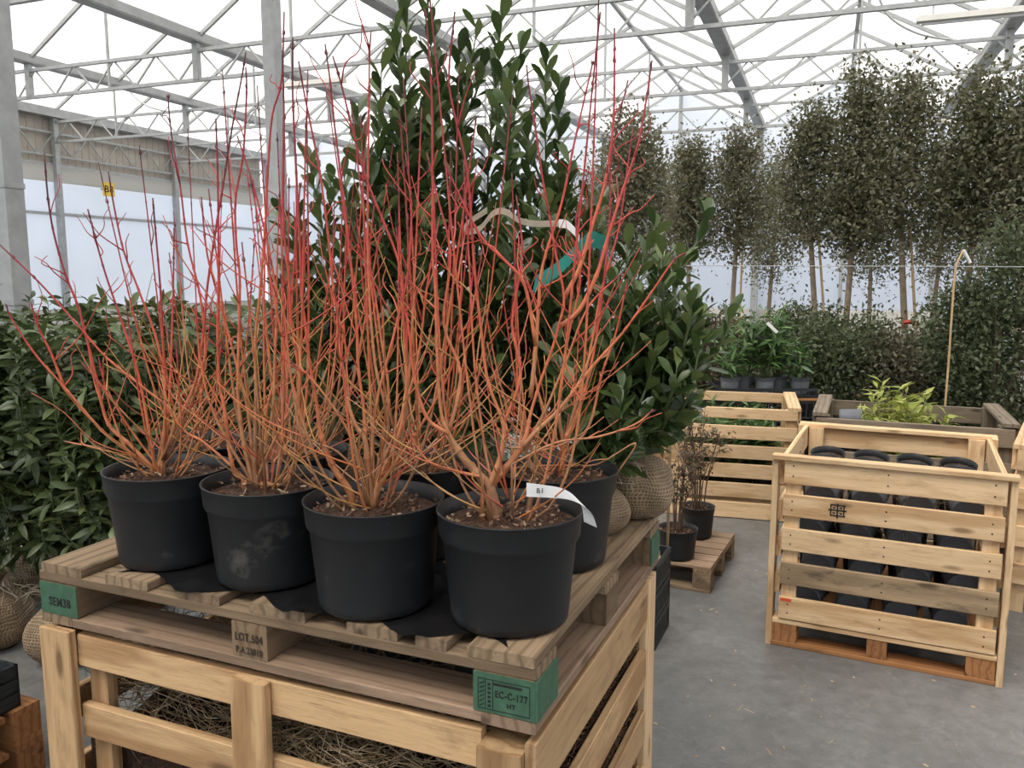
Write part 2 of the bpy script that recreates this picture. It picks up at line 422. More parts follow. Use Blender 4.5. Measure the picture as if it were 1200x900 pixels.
# left wall
wl = link('wall_left', None, loc=tuple(G(-16.45, 0)), rot=(0, 0, PI/2 - TH)); tag(wl, 'greenhouse side wall of frosted sheets below beige cladding', 'wall', kind='structure')
z1, z2, z3 = CH-.83, CH+2.42, GZ
for j in range(len(TT)-1):
    t0, t1 = TT[j], TT[j+1]
    MB().box((t0, -.02, z1), (t1, .02, CH+1.33)).build('frosted_panel', M['wallsheet'], wl)
    MB().box((t0, -.02, CH+1.36), (t1, .02, CH+2.05)).build('frosted_panel', M['wallsheet'], wl)
    MB().box((t0, -.10, CH+2.05), (t1, -.02, CH+2.40)).build('screen_roll', M['band'], wl)
    n = 18; w = (t1-t0)/n
    cm = MB().box((0.012, -.02, z2), (w, .02, z3)).mesh('cladding_strip')
    for i in range(n): link('cladding_strip', cm, M['clad'], wl, (t0+i*w, 0, 0))
    for z, hh in ((CH+2.42, .07), (CH+1.345, .06), (z1, .06)):
        MB().box((t0, -.09, z-hh/2), (t1, -.0, z+hh/2)).build('rail', M['steel'], wl)
    MB().box((t0-.06, -.2, 0), (t0+.06, -.08, GZ)).build('wall_post', M['steel'], wl)
    q = (t1-t0)/8; mb = MB()
    for i in range(8): mb.bar((t0+i*q, -.12, CH+2.62 if i % 2 else CH+3.12), (t0+(i+1)*q, -.12, CH+3.12 if i % 2 else CH+2.62), .024)
    mb.bar((t0, -.12, CH+2.62), (t1, -.12, CH+2.62), .04); mb.bar((t0, -.12, CH+3.12), (t1, -.12, CH+3.12), .04)
    mb.build('wall_lattice', M['steel'], wl)
MB().box((TT[0], -.16, 0), (TEND, .1, z1)).build('sill', M['sill'], wl)
MB().box((TT[0], -.3, GZ-.03), (TEND, .15, GZ+.16)).build('eave_gutter', M['steel_dark'], wl)
# back wall
wb = link('wall_back', None, loc=tuple(G(0, TEND)), rot=(0, 0, -TH)); tag(wb, 'far greenhouse end wall of frosted sheets', 'wall', kind='structure')
for i in range(len(GUT)-1):
    s0, s1 = GUT[i], GUT[i+1]; sm = (s0+s1)/2
    for a, b_ in ((s0, sm), (sm, s1)):
        for za, zb in ((.7, 2.4), (2.44, 4.2)):
            MB().box((a+.03, -.02, za), (b_-.03, .02, zb)).build('frosted_panel', M['wallsheet'], wb)
        MB().add([(a, 0, 4.24), (b_, 0, 4.24), (b_, 0, GZ+.1 if a == sm else RZ), (a, 0, RZ if a == sm else GZ+.1)], [(0, 1, 2, 3)]).build('gable_panel', M['wallsheet'], wb)
    MB().box((sm-.04, -.12, 0), (sm+.04, -.02, RZ)).build('mullion', M['steel'], wb)
    MB().box((s0-.05, -.12, 0), (s0+.05, -.02, GZ)).build('mullion', M['steel'], wb)
    for z in (2.42, 4.22): MB().box((s0, -.1, z-.03), (s1, -.02, z+.03)).build('rail', M['steel'], wb)
MB().box((GUT[0], -.15, 0), (GUT[-1], .1, .7)).build('sill', M['sill'], wb)

# right and front walls, behind the camera, built like the side wall in view
wr = link('wall_right', None, loc=tuple(G(GUT[-1]+.05, 0)), rot=(0, 0, PI/2 - TH)); tag(wr, 'opposite greenhouse side wall of frosted sheets below beige cladding', 'wall', kind='structure')
wf = link('wall_front', None, loc=tuple(G(0, TT[0]-.05)), rot=(0, 0, -TH)); tag(wf, 'greenhouse end wall of frosted sheets below beige cladding', 'wall', kind='structure')
for par, a_, b__, n in ((wr, TT[0], TEND, 24), (wf, GUT[0], GUT[-1], 26)):
    w = (b__-a_)/n
    cm = MB().box((.012, -.02, z2), (w, .02, GZ)).mesh('cladding_strip'); fm = MB().box((.01, -.02, z1), (w, .02, z2)).mesh('frosted_panel'); MB().box((a_, -.1, 0), (b__, .1, z1)).build('sill', M['sill'], par)
    for i in range(n): link('cladding_strip', cm, M['clad'], par, (a_+i*w, 0, 0)); link('frosted_panel', fm, M['wallsheet'], par, (a_+i*w, 0, 0))
for i in range(len(GUT)-1):
    s0, s1 = GUT[i], GUT[i+1]; sm = (s0+s1)/2
    MB().add([(s0, 0, GZ), (s1, 0, GZ), (s1, 0, GZ+.1), (sm, 0, RZ), (s0, 0, GZ+.1)], [(0, 1, 2, 3, 4)]).build('gable_panel', M['wallsheet'], wf)

# text helper
def text_mesh(txt, size):
    c = bpy.data.curves.new('txt', 'FONT'); c.body = txt; c.size = size; c.align_x = 'CENTER'; c.align_y = 'CENTER'
    c.extrude = .0004; c.offset = size*.014; c.space_character = 1.12
    o = bpy.data.objects.new('txt', c); COL.objects.link(o)
    bpy.context.view_layer.update()
    m = bpy.data.meshes.new_from_object(o.evaluated_get(bpy.context.evaluated_depsgraph_get()))
    bpy.data.objects.remove(o); bpy.data.curves.remove(c)
    return m
def put_text(name, txt, size, mat, parent, loc, rot, sx=1):
    m = text_mesh(txt, size)
    o = link(name, m, None, parent, loc, rot, (sx, 1, 1)); m.materials.clear(); m.materials.append(mat); return o

# B8 sign hanging in front of the left wall
sg = thing('bay_sign', 'small yellow plate reading B8 on the side wall', 'sign', tuple(G(-16.2, 14.95, CH+1.93)), PI/2 - TH)
sx_ = px(147.5, 220, 19.6)
sg.location = tuple(G(-16.15, 15.25, sx_[2]))
MB().box((-.17, -.01, -.16), (.17, .01, .16)).build('plate', M['yellow'], sg)
put_text('lettering', 'B8', .23, M['ink'], sg, (0, -.012, 0), (PI/2, 0, 0))
MB().box((-.12, .0, -.02), (-.09, .12, .02)).build('bracket', M['steel'], sg)
MB().box((.09, .0, -.02), (.12, .12, .02)).build('bracket', M['steel'], sg)

# strip lights under the trusses
def strip_lamp(x, y, t, length, label):
    d = np.array(px(x, y, 10.0)) - np.array([0, 0, CH])
    k = t / (d[0]*sT + d[1]*cT); P = d*k + np.array([0, 0, CH])
    o = thing('strip_light', label, 'lamp', tuple(P), -TH)
    MB().box((-length/2, -.06, -.03), (length/2, .06, .03)).build('housing', M['lamp'], o)
    MB().tube([(-length/2+.05, 0, -.05), (length/2-.05, 0, -.05)], .016, 8).build('tube', M['white'], o)
    for s_ in (-1, 1): MB().bar((s_*length*.4, 0, .03), (s_*length*.4, 0, max(.05, ZB-P[2])), .012).build('hanger', M['steel'], o)
strip_lamp(1172, 14, 10.4, 1.6, 'white strip light hung highest at the right-hand gutter')
strip_lamp(1130, 141, 14.0, 1.5, 'white strip light hung above the far treetops')
strip_lamp(368, 97, 10.4, 1.0, 'white strip light hung beside the steel post above the dogwoods')

# ------------------------------------------------------------------ boards
_bm = {}
def board_mesh(l, w, h, key=0, nseg=3, bev=.0025):
    k = (round(l, 3), round(w, 3), round(h, 3), key)
    if k in _bm: return _bm[k]
    r = random.Random(hash(k) & 0xffff)
    vs = []; n = 8; J = 0 if 'flat' in str(key) else 1
    for i in range(nseg+1):
        x = -l/2 + l*i/nseg
        dy = J*r.uniform(-1, 1)*min(.002, w*.02); dz = J*r.uniform(-1, 1)*min(.0012, h*.04)
        jy = [J*r.uniform(-1, 1)*min(.0015, w*.02) for _ in range(2)]
        y0, y1, z0, z1_ = -w/2+jy[0], w/2+jy[1], -h/2, h/2
        for y, z in ((y0+bev, z0), (y1-bev, z0), (y1, z0+bev), (y1, z1_-bev), (y1-bev, z1_), (y0+bev, z1_), (y0, z1_-bev), (y0, z0+bev)):
            vs.append((x, y+dy, z+dz))
    fs = [(i*n+j, (i+1)*n+j, (i+1)*n+(j+1) % n, i*n+(j+1) % n) for i in range(nseg) for j in range(n)]
    fs += [tuple(range(n)), tuple(nseg*n+j for j in reversed(range(n)))]
    m = new_mesh('board', vs, fs); _bm[k] = m
    return m
_kc = [0]
def board(name, parent, mat, a, b, axis, key=None):
    """board filling the box a..b, grain along axis"""
    a = np.minimum(a, b).astype(float) if not isinstance(a, tuple) else np.array(a, float); b = np.array(b, float)
    d = b - a; c = (a+b)/2; _kc[0] += 1
    key = (mat.name, _kc[0] % 5) if key is None else key
    if axis == 'x': m = board_mesh(d[0], d[1], d[2], key); rot = (0, 0, 0)
    elif axis == 'y': m = board_mesh(d[1], d[0], d[2], key); rot = (0, 0, PI/2)
    else: m = board_mesh(d[2], d[1], d[0], key); rot = (0, PI/2, 0)
    return link(name, m, mat, parent, tuple(c), rot)

# ------------------------------------------------------------------ the big pallet crate in front with the pallet on top
PA = 0.4009; PO = np.array([-1.06454, 1.77384]); PW, PD = 1.2, .92; DECK = .939; PZ = .80
def PL(x, y): return PO + x*np.array([math.cos(PA), -math.sin(PA)]) + y*np.array([math.sin(PA), math.cos(PA)])

ca = thing('pallet_crate', 'open slatted pine pallet crate carrying the pallet of red dogwoods', 'crate', (PO[0], PO[1], 0), -PA)
p_ = M['pine']
CT = .793
# corner and middle uprights
board('post', ca, p_, (.006, -.018, 0), (.098, .004, CT), 'z')
board('post', ca, p_, (.098, .03, .12), (.15, .06, CT-.03), 'z')
board('post', ca, p_, (.549, -.018, .12), (.636, .004, CT-.012), 'z')
board('post', ca, p_, (1.094, -.018, 0), (1.178, .07, CT-.03), 'z')
board('post', ca, p_, (1.10, PD-.12, 0), (1.178, PD-.03, CT-.01), 'z')
board('post', ca, p_, (.006, PD-.09, 0), (.09, PD-.0, CT-.01), 'z')
board('post', ca, M['pine_pale'], (1.178, PD-.115, 0), (1.20, PD-.02, CT-.012), 'z')
for z0, z1_ in ((.708, .783), (.537, .616), (.37, .445), (.21, .29)):
    board('slat', ca, p_, (.098, .006, z0), (1.094, .028, z1_), 'x')
    board('slat', ca, p_, (.09, PD-.03, z0), (1.10, PD-.008, z1_), 'x')
    board('slat', ca, p_, (.0, .02, z0), (.02, PD-.02, z1_), 'y')
for z0, z1_ in ((.665, .782), (.505, .60), (.34, .43), (.18, .27)):
    board('slat', ca, p_, (1.18, .0, z0), (1.20, PD-.115, z1_), 'y')
board('deck_board', ca, p_, (.02, .03, .115), (1.18, PD-.03, .137), 'x')
for x0 in (.02, .55, 1.08):
    board('runner', ca, M['orange'], (x0, .03, .0), (x0+.1, PD-.03, .022), 'y')
    for y0 in (.03, .41, .79): board('block', ca, M['orange'], (x0, y0, .022), (x0+.1, y0+.1, .115), 'x')

pa = thing('wooden_pallet', 'aged wooden pallet with green painted corner blocks under the dogwood pots', 'pallet', (PO[0], PO[1], PZ), -PA)
T0 = .022; B1 = .0965; ST = .118; DT = .139
ag = M['aged']; ap = M['aged_pink']
board('base_board', pa, ag, (.0, .0, 0), (.095, PD, T0), 'y'); board('base_board', pa, ap, (1.10, .0, 0), (1.2, PD, T0), 'y')
board('base_board', pa, ag, (.545, .1, 0), (.64, PD-.1, T0), 'y')
board('base_board', pa, ap, (.096, .0, 0), (1.099, .115, T0), 'x'); board('base_board', pa, ag, (.096, PD-.1, 0), (1.099, PD, T0), 'x')
for i, (x0, x1) in enumerate(((.0, .113), (.547, .634), (1.083, 1.2))):
    for j, y0 in enumerate((.0, PD/2-.04, PD-.10)):
        y1 = y0 + (.145 if j == 0 else .09)
        if j == 0 and i == 2: y1 = .1
        b_ = board('block', pa, M['block'], (x0, y0, T0), (x1, y1, B1), 'y', 'flat')
        if j == 0 and i != 1:
            MB().box((x0, y0-.0012, T0+.001), (x1, y0+.001, B1-.001)).build('painted_face', M['green'], pa)
        if i == 2 and j in (0, 2): MB().box((x1-.001, y0-.001, T0+.001), (x1+.004, y1, B1-.001)).build('painted_face', M['green'], pa)
for y0, y1 in ((.0, .10), (PD/2-.05, PD/2+.05), (PD-.10, PD)):
    board('stringer_board', pa, ag, (.0, y0, B1), (1.2, y1, ST), 'x')
for x0, x1 in ((.007, .132), (.204, .324), (.407, .52), (.594, .726), (.823, .931), (.969, 1.03), (1.071, 1.197)):
    board('deck_board', pa, ag, (x0, .0, ST), (x1, PD, DT), 'y')
def ptext(t, size, x, z, mat, sx=1): put_text('stamp', t, size, mat, pa, (x, -.0019, z), (PI/2, 0, 0), sx)
ptext('SEM38', .028, .060, .052, M['ink'], .80)
ptext('EC-C-177', .0175, 1.155, .060, M['ink'], .78)
ptext('HT', .012, 1.155, .042, M['ink'])
ptext('LOT.504', .024, .590, .064, M['ink_brown'], .72); ptext('P.A.23010', .020, .590, .037, M['ink_brown'], .72)
fr = MB()
for a, b_ in (((1.092, .084), (1.19, .085)), ((1.092, .029), (1.19, .030)), ((1.092, .029), (1.093, .085)), ((1.189, .029), (1.19, .085)), ((1.106, .029), (1.107, .085)), ((1.120, .029), (1.121, .085)), ((1.121, .076), (1.175, .080))):
    fr.box((a[0], -.0020, a[1]), (b_[0], -.001, b_[1]))
for z in np.arange(.034, .08, .008): fr.bar((1.095, -.0018, z), (1.104, -.0018, z+.006), .002, .0008); fr.box((1.111, -.0020, z), (1.116, -.001, z+.004))
fr.build('stamp_frame', M['ink'], pa)

# black film under the pots
def film():
    n, m_ = 60, 26; vs = []; fs = []
    for i in range(n+1):
        for j in range(m_+1):
            u, v = i/n, j/m_
            x = .22 + .92*u + .02*math.sin(9*v+3*u); y = .015 + .03*math.sin(7*u*PI) + (.34 + .05*math.sin(5*u))*v
            q = PL(x, y); dn = min(math.hypot(q[0]-a, q[1]-b_) for a, b_ in pots.values())
            w_ = min(1, max(0, (dn-RBP-.012)/.03)); w_ = w_*w_*(3-2*w_)
            zf = max(0, .3+math.sin(46*x+9*y)*math.sin(58*y+2+8*x)+.35*math.sin(97*x-41*y))
            vs.append((x, y, .0016 + .0075*zf*w_))
    for i in range(n):
        for j in range(m_): fs.append((i*(m_+1)+j, (i+1)*(m_+1)+j, (i+1)*(m_+1)+j+1, i*(m_+1)+j+1))
    o = link('plastic_film', new_mesh('plastic_film', vs, fs, smooth=True), M['film'], None, (PO[0], PO[1], DECK), (0, 0, -PA))
    tag(o, 'crumpled black plastic film lying under the pots on the pallet', 'plastic sheet')

# ------------------------------------------------------------------ pots
def pot_prof(R_, Rb, H, t=.004):
    z1 = H*.74
    Rm = Rb + (R_-Rb)*.55
    return [(0, .004), (Rb*.9, .004), (Rb*.93, 0), (Rb, .006), (Rb+.002, .02), (Rm, z1), (R_-.008, z1+.004), (R_-.005, z1+.012), (R_-.002, H-.004), (R_, H-.002), (R_, H), (R_-t, H), (R_-t-.003, H-.03), (Rm-t-.003, z1-.03), (Rb-.004, .012), (0, .012)]
_pm = {}
def pot_mesh(R_, Rb, H, mat, n=36):
    k = (R_, Rb, H, mat.name)
    if k not in _pm:
        m = MB().lathe(pot_prof(R_, Rb, H), n).mesh('pot', True)
        m.materials.append(mat); _pm[k] = m
    return _pm[k]
_sm = {}
def soil_mesh(r, amp=.006):
    k = (round(r, 3),)
    if k in _sm: return _sm[k]
    vs = [(0, 0, 0)]; rings, n = 9, 30
    for i in range(1, rings+1):
        for j in range(n):
            a = 2*PI*j/n; q = r*i/rings
            vs.append((q*math.cos(a), q*math.sin(a), (NR.normal()*amp*.6 if i < rings else 0) + .014*(1-i/rings)))
    fs = [(0, 1+j, 1+(j+1) % n) for j in range(n)]
    fs += [(1+(i-1)*n+j, 1+i*n+j, 1+i*n+(j+1) % n, 1+(i-1)*n+(j+1) % n) for i in range(1, rings) for j in range(n)]
    _sm[k] = new_mesh('soil', vs, fs, smooth=False); _sm[k].materials.append(M['soil'])
    return _sm[k]
def chips(r, n, seed):
    g = np.random.default_rng(seed); v = []; f = []; rn = []
    for i in range(n):
        a = g.uniform(0, 2*PI); q = r*math.sqrt(g.uniform(0, 1)); l = g.uniform(.004, .013); w = l*g.uniform(.25, .6)
        c = np.array([q*math.cos(a), q*math.sin(a), .006 + .012*(1-q/r) + g.uniform(0, .008)])
        t = g.normal(size=3); t[2] *= .35; t /= np.linalg.norm(t); u = np.cross(t, (0, 0, 1)); u /= np.linalg.norm(u)+1e-6
        u = u*math.cos(.5)+np.array([0, 0, math.sin(.5)])*g.choice([-1, 1])
        k = len(v); v += [c-t*l/2-u*w/2, c+t*l/2-u*w/2, c+t*l/2+u*w/2, c-t*l/2+u*w/2]; f.append((k, k+1, k+2, k+3)); rn += [g.uniform()]*4
    return new_mesh('bark_chips', v, np.array(f), rnd=rn)
M['chip'] = leafmat('bark_chip', [(.05,.025,.015), (.10,.05,.03), (.18,.10,.06), (.36,.27,.17), (.07,.035,.02)], .9, .05)

RP, RBP, HP = .137, .110, .210
pots = {  # world centre of each dogwood pot on the deck
 'P1': (-.775, 1.805), 'P2': (-.515, 1.69), 'P3': (-.268, 1.55), 'P4': (-.004, 1.478),
 'P5': (-.21, 1.87), 'P6': (.100, 1.79), 'P7': (-.542, 1.982), 'P8': (-.80, 2.10)}
plabel = {
 'P1': 'potted red dogwood with few wide-spread stems beside the SEM38 corner block',
 'P2': 'potted red dogwood standing between the wide-spread dogwood and the one on a split trunk',
 'P3': 'potted orange dogwood on a split trunk with tightly packed stems beside the tagged pot',
 'P4': 'potted dogwood with thick forked trunk and white tag on its pot rim',
 'P5': 'potted dogwood in the rear row behind the tagged dogwood and its packed neighbour',
 'P6': 'potted dogwood with one straight trunk beside the burlap bundle at the pallet edge',
 'P7': 'potted dogwood in the rear row before the laurel with the leaning top',
 'P8': 'potted dogwood in the rear row closest to the green hedge'}

film()

def stemcol(h, tip):
    """bark colour: tan wood at the base, orange, coral, crimson, dark tip"""
    K = [(0, (.32, .165, .085)), (.10, (.54, .25, .11)), (.24, (.70, .21, .085)), (.42, (.70, .105, .062)), (.62, (.56, .06, .06)), (.9, (.34, .03, .045)), (1.0, (.10, .03, .03))]
    h = min(1, max(0, h))
    for (a, ca_), (b_, cb) in zip(K, K[1:]):
        if h <= b_:
            q = (h-a)/(b_-a); return [x+(y-x)*q for x, y in zip(ca_, cb)]
    return K[-1][1]

def stem_into(mb, P, r0, r1, soilz, Hp, n=6, rs=R, buds=True, shift=0):
    P = np.asarray(P); k = len(P)
    d = np.r_[0, np.cumsum(np.linalg.norm(np.diff(P, axis=0), axis=1))]; tot = d[-1]
    fr = d/tot
    rt = min(r0, .0038); rad = rt + (r1-rt)*fr**.85 + (r0-rt)*np.clip(1-d/.24, 0, 1)**.8
    if buds and tot > .2:
        # swollen nodes along the stem
        nodes = np.arange(.12, tot, .055)
        dd = np.sort(np.r_[d, nodes, nodes-.006, nodes+.006]); dd = dd[(dd >= 0) & (dd <= tot)]
        P = np.stack([np.interp(dd, d, P[:, i]) for i in range(3)], 1); rad = np.interp(dd, d, rad)
        isn = np.array([np.min(np.abs(nodes-x)) < .002 for x in dd]); rad = np.where(isn, rad*1.28, rad)
        fr = dd/tot
    cs = np.array([stemcol(max(.55*(p[2]-soilz)/Hp, 0)+.45*max(0, q)**1.3*min(1, (p[2]-soilz)/Hp*1.5)+shift, q) for p, q in zip(P, fr)])
    w = np.clip((fr-.93)/.07, 0, 1)[:, None]; cs = cs*(1-w) + w*np.array([.12, .03, .035])
    mb.tube(P, rad, n, cs)
    if buds and tot > .3:
        T = np.gradient(P, axis=0)
        for q in (.86, .95):
            i = min(len(P)-1, int(q*len(P))); t = T[i]/np.linalg.norm(T[i])
            a = rs.uniform(0, 2*PI); u = np.cross(t, (math.cos(a), math.sin(a), .1)); u /= np.linalg.norm(u)
            for s_ in (-1, 1):
                l = rs.uniform(.005, .010)
                mb.tube([P[i], P[i]+u*s_*l*.35+t*l*.6, P[i]+u*s_*l*.3+t*l*1.3], [.0009, .0010, .0005], 4, np.array([.16, .03, .035]))
def twigs_into(mb, P, soilz, Hp, n, rs, lo=.12, hi=.85):
    P = np.asarray(P)
    for _ in range(n):
        q = rs.uniform(lo, hi); i = int(q*(len(P)-1)); t = P[min(i+1, len(P)-1)]-P[max(0, i-1)]; t = t/np.linalg.norm(t)
        a = rs.uniform(0, 2*PI); o = np.array([math.cos(a), math.sin(a), rs.uniform(-.15, .5)]); o /= np.linalg.norm(o)
        d = t*rs.uniform(.35, .9)+o*rs.uniform(.5, .9); d /= np.linalg.norm(d)
        hq = (P[i][2]-soilz)/Hp
        l = rs.choice([rs.uniform(.03, .09), rs.uniform(.08, .24)*(1 if hq < .45 else .45)])
        up = np.array([0, 0, 1.0])
        Q = [P[i], P[i]+d*l*.4+NR.normal(size=3)*.004, P[i]+d*l*.75+up*l*.06+NR.normal(size=3)*.006, P[i]+d*l+up*l*.16]
        Q = catmull(Q, 3)
        h = (P[i][2]-soilz)/Hp
        c0 = np.array(stemcol(h*.75+rs.uniform(.02, .2), .3)); 
        if hq < .42 and rs.random() < .4: c0 = np.array([.62, .33, .10])*rs.uniform(.8, 1.1)
        mb.tube(Q, np.linspace(.0016, .0008, len(Q)), 4, np.linspace(1, .85, len(Q))[:, None]*c0)

traces = {
 'P1': [
  ([(178,548),(150,520),(126,496),(112,440),(93,365),(77,323),(63,274),(56,230),(52,181)], .0052, -.02),
  ([(177,549),(140,522),(117,503),(75,454),(42,417),(14,375),(7,358)], .0042, -.06),
  ([(75,454),(60,415),(45,385),(36,355)], .0032, -.05),
  ([(181,545),(173,496),(161,435),(140,370),(124,323),(112,281),(103,246)], .0045, .03),
  ([(185,545),(194,487),(187,412),(163,342),(145,295),(133,239),(127,202)], .0046, .05),
  ([(190,545),(194,470),(191,400),(188,340),(183,280),(179,233)], .0042, -.03),
  ([(192,545),(197,490),(200,440),(203,340),(204,268)], .004, .09),
  ([(186,548),(210,491),(229,449),(238,393),(243,337),(254,263),(261,221),(272,151),(284,88),(288,62)], .0065, .02),
  ([(195,540),(222,480),(240,420),(235,350),(220,287),(211,217),(202,165),(198,130),(197,112)], .0048, .05),
  ([(190,540),(205,490),(173,459),(126,421),(93,384),(47,333),(0,288)], .0032, -.08),
  ([(176,549),(126,529),(75,518)], .0025, -.04),
  ([(193,545),(230,500),(262,455),(285,425)], .003, -.05),
  ([(183,545),(150,500),(125,460),(95,425)], .0026, -.06),
 ],
 'P2': [
  ([(295,562),(293,552),(285,516),(279,465),(279,435),(280,390),(281,326),(277,287),(276,235),(285,182),(289,109),(288,80)], .006, .0),
  ([(285,562),(273,549),(263,480),(257,450),(255,390),(256,340),(256,270),(255,200),(253,140)], .0058, .03),
  ([(300,562),(299,540),(300,465),(299,405),(303,360),(305,340),(311,263),(314,200),(319,137),(330,95),(333,15)], .006, -.02),
  ([(305,562),(311,525),(320,480),(322,420),(324,350),(312,280),(296,215),(278,160)], .005, .06),
  ([(308,566),(325,570),(341,558),(350,522),(354,474),(348,420),(341,375),(339,330),(332,256),(333,147),(331,60)], .006, -.04),
  ([(298,560),(290,480),(275,420),(262,370),(243,300),(236,232)], .0045, .05),
  ([(292,560),(268,520),(245,470),(235,420),(228,360)], .0042, -.05),
  ([(302,560),(330,500),(365,440),(395,395),(410,350)], .0045, -.07),
  ([(288,562),(240,520),(215,505),(190,470)], .0035, -.08),
  ([(300,560),(315,470),(338,390),(345,300),(352,215)], .0045, .09),
 ],
 'P3': [
  ([(437,593),(433,560),(428,517),(417,500),(408,473),(402,433),(397,400),(395,367),(390,333),(387,300),(380,240),(372,187),(357,113),(350,73)], .0085, .0),
  ([(412,582),(407,572),(390,547),(377,513),(370,467),(363,427),(358,383),(353,343),(352,300),(347,200),(343,110),(343,45)], .0085, -.03),
  ([(436,585),(430,553),(427,487),(420,433),(418,383),(412,317),(400,213),(392,147),(387,97),(381,53)], .006, .05),
  ([(440,585),(445,560),(467,513),(477,450),(472,367),(468,310),(430,213),(413,153),(400,100),(390,67)], .006, -.04),
  ([(440,580),(455,500),(440,430),(432,330),(431,233),(432,153),(433,70),(435,37)], .0055, .08),
  ([(436,580),(452,500),(455,453),(447,400),(440,350),(433,300),(440,230)], .005, .1),
  ([(430,560),(410,510),(385,470),(360,440),(340,425)], .0045, -.08),
  ([(440,575),(480,520),(505,480),(530,430),(540,380)], .0045, -.06),
  ([(437,570),(470,490),(490,420),(500,340),(515,255)], .0045, .04),
  ([(434,565),(440,480),(460,400),(478,320),(482,240),(475,180)], .0045, .02),
  ([(425,560),(395,530),(370,520),(345,500)], .003, -.1),
 ],
 'P4': [
  ([(582,600),(574,572),(565,562),(545,540),(526,510),(516,478),(512,407),(510,336),(507,300),(507,207),(506,120),(502,53),(498,12)], .013, .0),
  ([(582,600),(574,572),(597,545),(615,517),(622,485),(633,449),(647,410),(654,385),(661,350),(651,297),(644,255),(636,212),(629,162),(620,105),(617,77)], .0125, .04),
  ([(661,350),(679,315),(693,269),(708,219),(718,155),(720,91),(720,34)], .0045, .07),
  ([(654,385),(679,364),(700,321),(712,280),(729,226),(747,173),(757,120),(764,72)], .005, .06),
  ([(574,570),(587,535),(590,499),(572,449),(564,389),(556,315),(548,205),(533,137),(526,91),(533,15)], .0085, -.03),
  ([(622,467),(628,407),(631,364),(636,312),(658,240),(672,173),(686,112),(695,73)], .005, .05),
  ([(628,407),(615,336),(590,305),(562,276),(521,194)], .004, -.06),
  ([(612,525),(630,505),(658,478),(693,432),(729,392),(764,343),(789,307),(803,298)], .0048, -.03),
  ([(600,545),(651,520),(700,513),(743,499),(766,481)], .003, -.10),
  ([(619,599),(626,556),(617,528),(640,480),(665,420),(690,360),(730,320)], .0065, .03),
  ([(526,510),(540,440),(520,380),(528,300),(512,230),(500,180)], .004, .06),
  ([(526,510),(500,490),(485,440),(478,380),(465,330)], .004, -.05),
  ([(590,499),(610,440),(600,380),(612,300),(605,230)], .004, .08),
  ([(565,560),(530,552),(500,540),(478,505)], .005, -.08),
 ],
 'P6': [
  ([(658,563),(661,520),(672,499),(686,456),(697,407),(702,371),(708,328),(715,248),(715,198),(725,141),(736,95)], .0085, .0),
  ([(661,525),(668,500),(690,420),(705,340),(725,270),(735,200),(742,150)], .0055, .06),
  ([(661,525),(655,480),(665,400),(680,330),(675,260),(690,200)], .005, -.05),
  ([(660,535),(690,500),(705,440),(722,390),(735,330)], .004, .05),
  ([(660,530),(640,490),(625,430),(630,370),(612,320)], .004, .08),
  ([(720,560),(745,520),(700,545),(665,545)], .002, -.05),
 ],
}
heights = {'P1': .62, 'P2': .92, 'P3': 1.0, 'P4': .98, 'P5': .98, 'P6': .85, 'P7': .98, 'P8': .85}
nfill = {'P1': 5, 'P2': 11, 'P3': 9, 'P4': 5, 'P5': 15, 'P6': 5, 'P7': 14, 'P8': 9}
